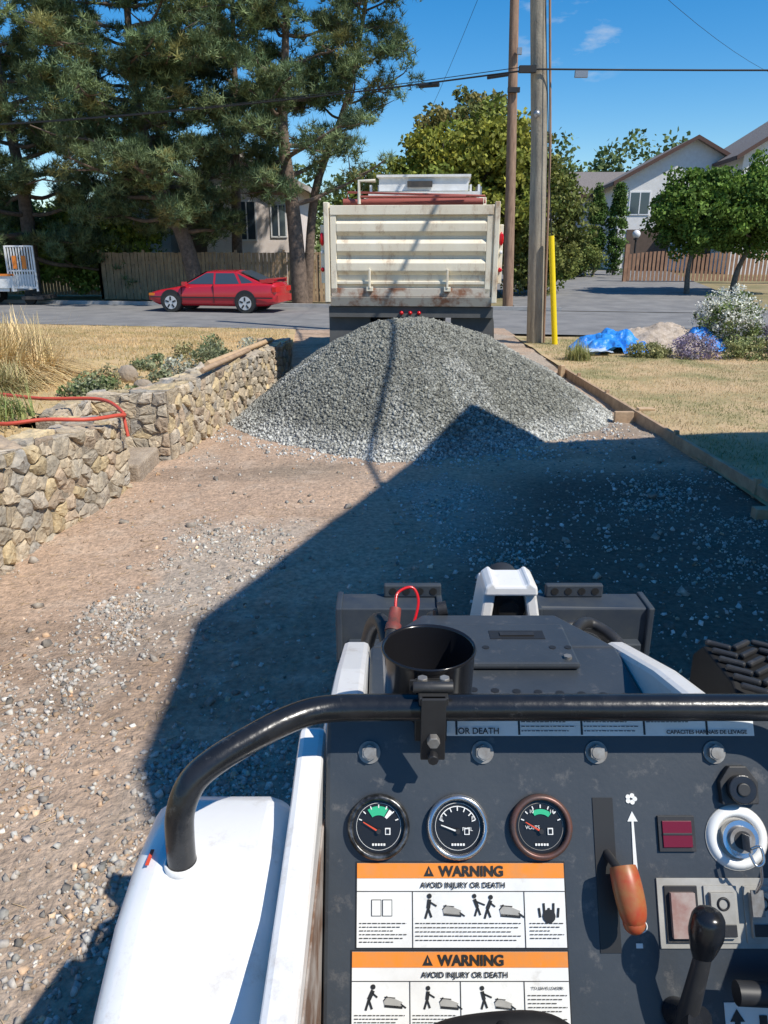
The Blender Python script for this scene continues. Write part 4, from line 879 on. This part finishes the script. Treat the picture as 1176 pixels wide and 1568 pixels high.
for k,m_ in enumerate((SP,GY,GY)):
    x=.188+k*.036; b.box(x,x+.030,-.099,-.051,.002,.004,BM if k==0 else GY,Mp); b.box(x+.004,x+.026,-.094,-.056,.004,.009,m_,Mp)
    if k: b.ring((x+.015,-.065),.004,.006,.009,.010,BM,20,Mp); b.box(x+.005,x+.025,-.092,-.082,.0091,.0105,BM,Mp)
b.obj('rocker_switches',ML,bevel=.0015)
b=MB()
P=smooth([(.190,-.185,0),(.194,-.140,.03),(.200,-.098,.050),(.204,-.073,.060)],5); b.tube([Mp@Vector(p) for p in P],[.010-.004*k/(len(P)-1) for k in range(len(P))],BM,14)
P=smooth([(.200,-.098,.048),(.202,-.081,.055),(.2035,-.065,.061),(.204,-.055,.065)],5); rad=[.007,.008,.0095,.011,.012,.0130,.0140,.0145,.0145,.0142,.0138,.0135,.0125,.011,.0082,.004]; b.tube([Mp@Vector(p) for p in P],rad[:len(P)],B_k,20)
P=[(.235,-.130,.03),(.30,-.133,.03)]; b.tube([Mp@Vector(p) for p in P],.010,BM,16)
b.ball((Mp@Vector((.195,-.205,.005)))[:],.035,BM)
b.cyl((.19,-.155,0),(.20,-.150,.035),.012,B_k,20,Mp)
b.obj('control_levers',ML)
b=MB(); b.box(.235,.30,-.20,-.148,.0004,.001,DW,Mp); b.prism([(.243,-.19),(.248,-.19),(.248,-.163),(.252,-.163),(.2455,-.153),(.239,-.163),(.243,-.163)],.0015,.002,DB,Mp,axis='z'); b.prism([(.265,-.158),(.272,-.158),(.272,-.175),(.276,-.175),(.2685,-.186),(.261,-.175),(.265,-.175)],.0015,.002,DB,Mp,axis='z'); b.obj('lever_markings',ML)
b=MB(); P=smooth([(-.05,-.178,.05),(-.028,-.154,.068),(.0,-.142,.078),(.05,-.139,.078),(.078,-.152,.068),(.10,-.178,.05)],5); b.tube([Mp@Vector(p) for p in P],.013,BH,14); b.ball((Mp@Vector((.025,-.134,.090)))[:],.006,BH); b.obj('hand_rest',ML)
b=MB(); b.prism([(.40,1.36),(.42,1.36),(.43,1.41),(.41,1.44),(.40,1.43),(.415,1.405)],-.0563,-.045,BM); b.obj('side_catch',ML)
# grab bar
R_=.0122
left=[(-.174,.529,1.485),(-.1735,.529,1.525),(-.171,.531,1.553),(-.161,.539,1.576),(-.143,.551,1.588),(-.115,.569,1.597),(-.088,.586,1.603),(-.065,.598,1.605),(-.040,.604,1.605),(0,.605,1.605)]
path=smooth(left,5)+[Vector((.05*k,.605,1.605)) for k in range(1,7)]+smooth([(.33-x,y,z) for x,y,z in left[::-1]],5)
b=MB(); b.tube(path,R_,B_k,24); b.ring((-.174,.529),.0123,.0150,1.494,1.5015,W_,24); b.obj('grab_bar',ML)
b=MB(); b.box(-.2045,-.2015,.525,.543,1.5005,1.5012,DR); b.obj('paint_mark',ML)
# cup holder
b=MB(); cx,cy=.044,.675; n=40; M_cup=mat('cup_plastic',(.012,.012,.014),rough=.18)
vs=[];pf=[(.040,1.535),(.0425,1.54),(.0455,1.624),(.0472,1.628),(.046,1.630),(.0435,1.628),(.040,1.543),(.001,1.542)]
for j in range(n):
    a=2*math.pi*j/n
    for r,z in pf: vs.append((cx+r*math.cos(a),cy+r*math.sin(a),z))
q=len(pf); b.add(vs,[(j*q+i,((j+1)%n)*q+i,((j+1)%n)*q+i+1,j*q+i+1) for j in range(n) for i in range(q-1)],M_cup,True)
b.box(cx-.015,cx+.015,.617,.631,1.56,1.620,BM); b.box(cx-.013,cx+.013,.588,.617,1.6175,1.625,BM); b.box(cx-.011,cx+.011,.586,.592,1.562,1.625,BM)
b.cyl((cx-.018,.600,1.629),(cx+.018,.600,1.629),.005,BM,12); b.cyl((cx,.578,1.585),(cx,.586,1.585),.006,BT,6); b.cyl((cx,.578,1.567),(cx,.588,1.567),.005,BM,8); b.cyl((cx-.009,.612,1.625),(cx-.009,.612,1.632),.005,BT,6); b.cyl((cx+.011,.612,1.625),(cx+.011,.612,1.632),.005,BT,6)
b.box(cx-.02,cx+.02,.6265,.629,1.608,1.620,BM)
b.obj('cup_holder',ML,bevel=.0008)
# hood
b=MB(); b.box(-.02,.338,.70,1.0,1.30,1.45,D_); b.prism([(-.02,.995),(.338,.995),(.27,1.10),(.06,1.10)],1.38,1.452,D_,axis='z'); b.box(.06,.27,.93,1.05,1.452,1.462,D_); b.obj('engine_hood',ML,bevel=.004)
b=MB()
for k in range(9): b.cyl((.09+k*.028,.885-.002*k,1.4501),(.09+k*.028,.885-.002*k,1.4508),.0055,DB,14)
b.box(.155,.235,1.0,1.025,1.4622,1.4628,DB); b.box(.17,.22,1.008,1.018,1.4632,1.4645,BM)
for x in (.145,.24,.262): b.cyl((x,.975,1.4622),(x,.975,1.4628),.005,DB,12)
for x in (.075,.255): b.cyl((x,.945,1.462),(x,.945,1.466),.006,BT,6)
b.obj('hood_holes',ML)
# arm pivot bracket
b=MB()
for s in (-1,1):
    xt=.2125+s*.034; xb=.2175+s*.062
    b.add([(xb-.010,1.17,1.26),(xb+.010,1.17,1.26),(xb+.010,1.29,1.26),(xb-.010,1.29,1.26),(xt-.010,1.18,1.452),(xt+.010,1.18,1.452),(xt+.010,1.27,1.452),(xt-.010,1.27,1.452)],[(0,3,2,1),(4,5,6,7),(0,1,5,4),(1,2,6,5),(2,3,7,6),(3,0,4,7)],W_)
b.prism([(.167,1.45),(.258,1.45),(.256,1.466),(.243,1.476),(.236,1.468),(.188,1.468),(.182,1.476),(.169,1.466)],1.17,1.245,W_,axis='y')
b.obj('arm_pivot_bracket',ML,bevel=.004)
b=MB(); b.cyl((.214,1.20,1.415),(.214,1.30,1.43),.030,BM,24); b.cyl((.214,1.19,1.413),(.214,1.20,1.415),.018,BM,16); b.cyl((.214,1.27,1.40),(.214,1.31,1.1),.022,BM,16); b.cyl((.150,1.2,1.38),(.28,1.2,1.38),.009,BT,12); b.box(.17,.26,1.275,1.285,1.25,1.44,BM)
b.tube(smooth([(.24,1.19,1.36),(.245,1.17,1.34),(.24,1.165,1.30),(.235,1.2,1.25)]),.009,BM,8)
b.obj('tilt_cylinder',ML)
# quick attach
b=MB()
for x0,x1 in ((-.09,.112),(.300,.522)):
    b.box(x0,x1,1.36,1.372,1.22,1.335,BLU); b.box(x0,x1,1.372,1.43,1.323,1.335,BLU); b.box(x0-.004,x0+.008,1.35,1.43,1.22,1.340,BLU); b.box(x1-.008,x1+.004,1.35,1.43,1.22,1.340,BLU)
    b.box(x0+.02,x1-.02,1.335,1.36,1.24,1.27,BLU)
for x0 in (.0,.325):
    b.box(x0,x0+.115,1.41,1.425,1.335,1.362,BLU)
b.box(.05,.38,1.38,1.42,1.20,1.25,BLU)
b.obj('quick_attach_plate',ML,bevel=.003)
b=MB()
for x0 in (.0,.325):
    for k in range(4): b.cyl((x0+.018+k*.027,1.4095,1.349),(x0+.018+k*.027,1.4088,1.349),.0075,DB,14)
b.obj('attach_holes',ML)
b=MB()
b.tube(smooth([(.29,1.05,1.38),(.31,1.12,1.41),(.35,1.17,1.40),(.39,1.12,1.38),(.38,1.05,1.34)]),.010,BM,10); b.tube(smooth([(.27,1.10,1.35),(.30,1.20,1.37),(.38,1.22,1.36),(.44,1.18,1.28)]),.010,BM,10)
b.tube(smooth([(.02,1.02,1.36),(.0,1.12,1.42),(-.02,1.2,1.38),(-.04,1.3,1.25)]),.013,BM,10); b.tube(smooth([(.07,1.05,1.40),(.08,1.15,1.42),(.10,1.25,1.33)]),.012,BM,10)
b.tube([(.0,1.0,1.38),(.01,1.04,1.42),(.013,1.07,1.437)],.011,BM,12); b.tube([(.013,1.07,1.437),(.015,1.08,1.444),(.015,1.081,1.445),(.018,1.10,1.462)],[.0125,.0125,.010,.0095],mat('coupler_red',(.26,.05,.04),(.12,.05,.04),scale=60,rough=.6),12)
b.tube(smooth([(.018,1.10,1.462),(.022,1.12,1.480),(.045,1.13,1.485),(.055,1.12,1.465),(.045,1.10,1.43),(.03,1.09,1.41)]),.0024,M_tail,8)
b.tube([(.085,1.10,1.40),(.088,1.11,1.455)],.010,BM,12); b.tube([(.086,1.11,1.455),(.10,1.11,1.458)],.012,BM,12)
b.tube([(.075,1.0,1.40),(.078,1.02,1.455)],.018,W_,16); b.ball((.078,1.02,1.46),.013,W_)
b.tube([(-.02,1.0,1.36),(-.018,1.05,1.395)],.018,CH,12)
b.obj('hydraulic_hoses',ML)
# ribbed rubber block right
b=MB(); b.prism([(.87,1.30),(1.05,1.30),(1.05,1.41),(1.02,1.440),(.92,1.440),(.88,1.42)],.475,.63,BH)
for k in range(6):
    for j in range(4):
        M_=Matrix.Translation((.494+.034*j,.893+k*.024,1.441))@Matrix.Rotation(.6 if j%2 else -.6,4,'Z'); b.box(-.018,.018,-.0045,.0045,0,.008,BM,M_)
b.obj('rubber_bumper',ML,bevel=.003)
# lower body, arms, tracks, platform
b=MB(); b.box(-.05,.38,.32,1.05,.35,1.29,BM); b.box(-.05,.38,-.45,.3,.22,.26,BM); b.obj('engine_body',ML,bevel=.01)
b=MB()
for x0,x1 in ((-.075,-.025),(.345,.395)):
    b.prism([(.75,1.10),(1.06,1.30),(1.34,1.26),(1.40,.75),(1.44,.30),(1.34,.30),(1.28,.72),(1.20,1.10),(1.02,1.15),(.75,1.0)],x0,x1,W_)
b.obj('lift_arms',ML,bevel=.008)
b=MB()
for x0,x1 in ((-.30,-.09),(.42,.63)):
    pf=[]
    for k in range(24):
        a=2*math.pi*k/24; cy=1.05 if math.cos(a)>0 else .15; pf.append((cy+.21*math.cos(a),.215+.21*math.sin(a)))
    b.prism(pf,x0,x1,M_tyre)
    for k in range(12): b.box(x0-.003,x1+.003,.12+k*.085,.15+k*.085,.415,.437,M_tyre)
    for y in (.15,.45,.75,1.05): b.cyl((x0-.01,y,.19),(x1+.01,y,.19),.12,BM,20)
b.obj('tracks',ML)
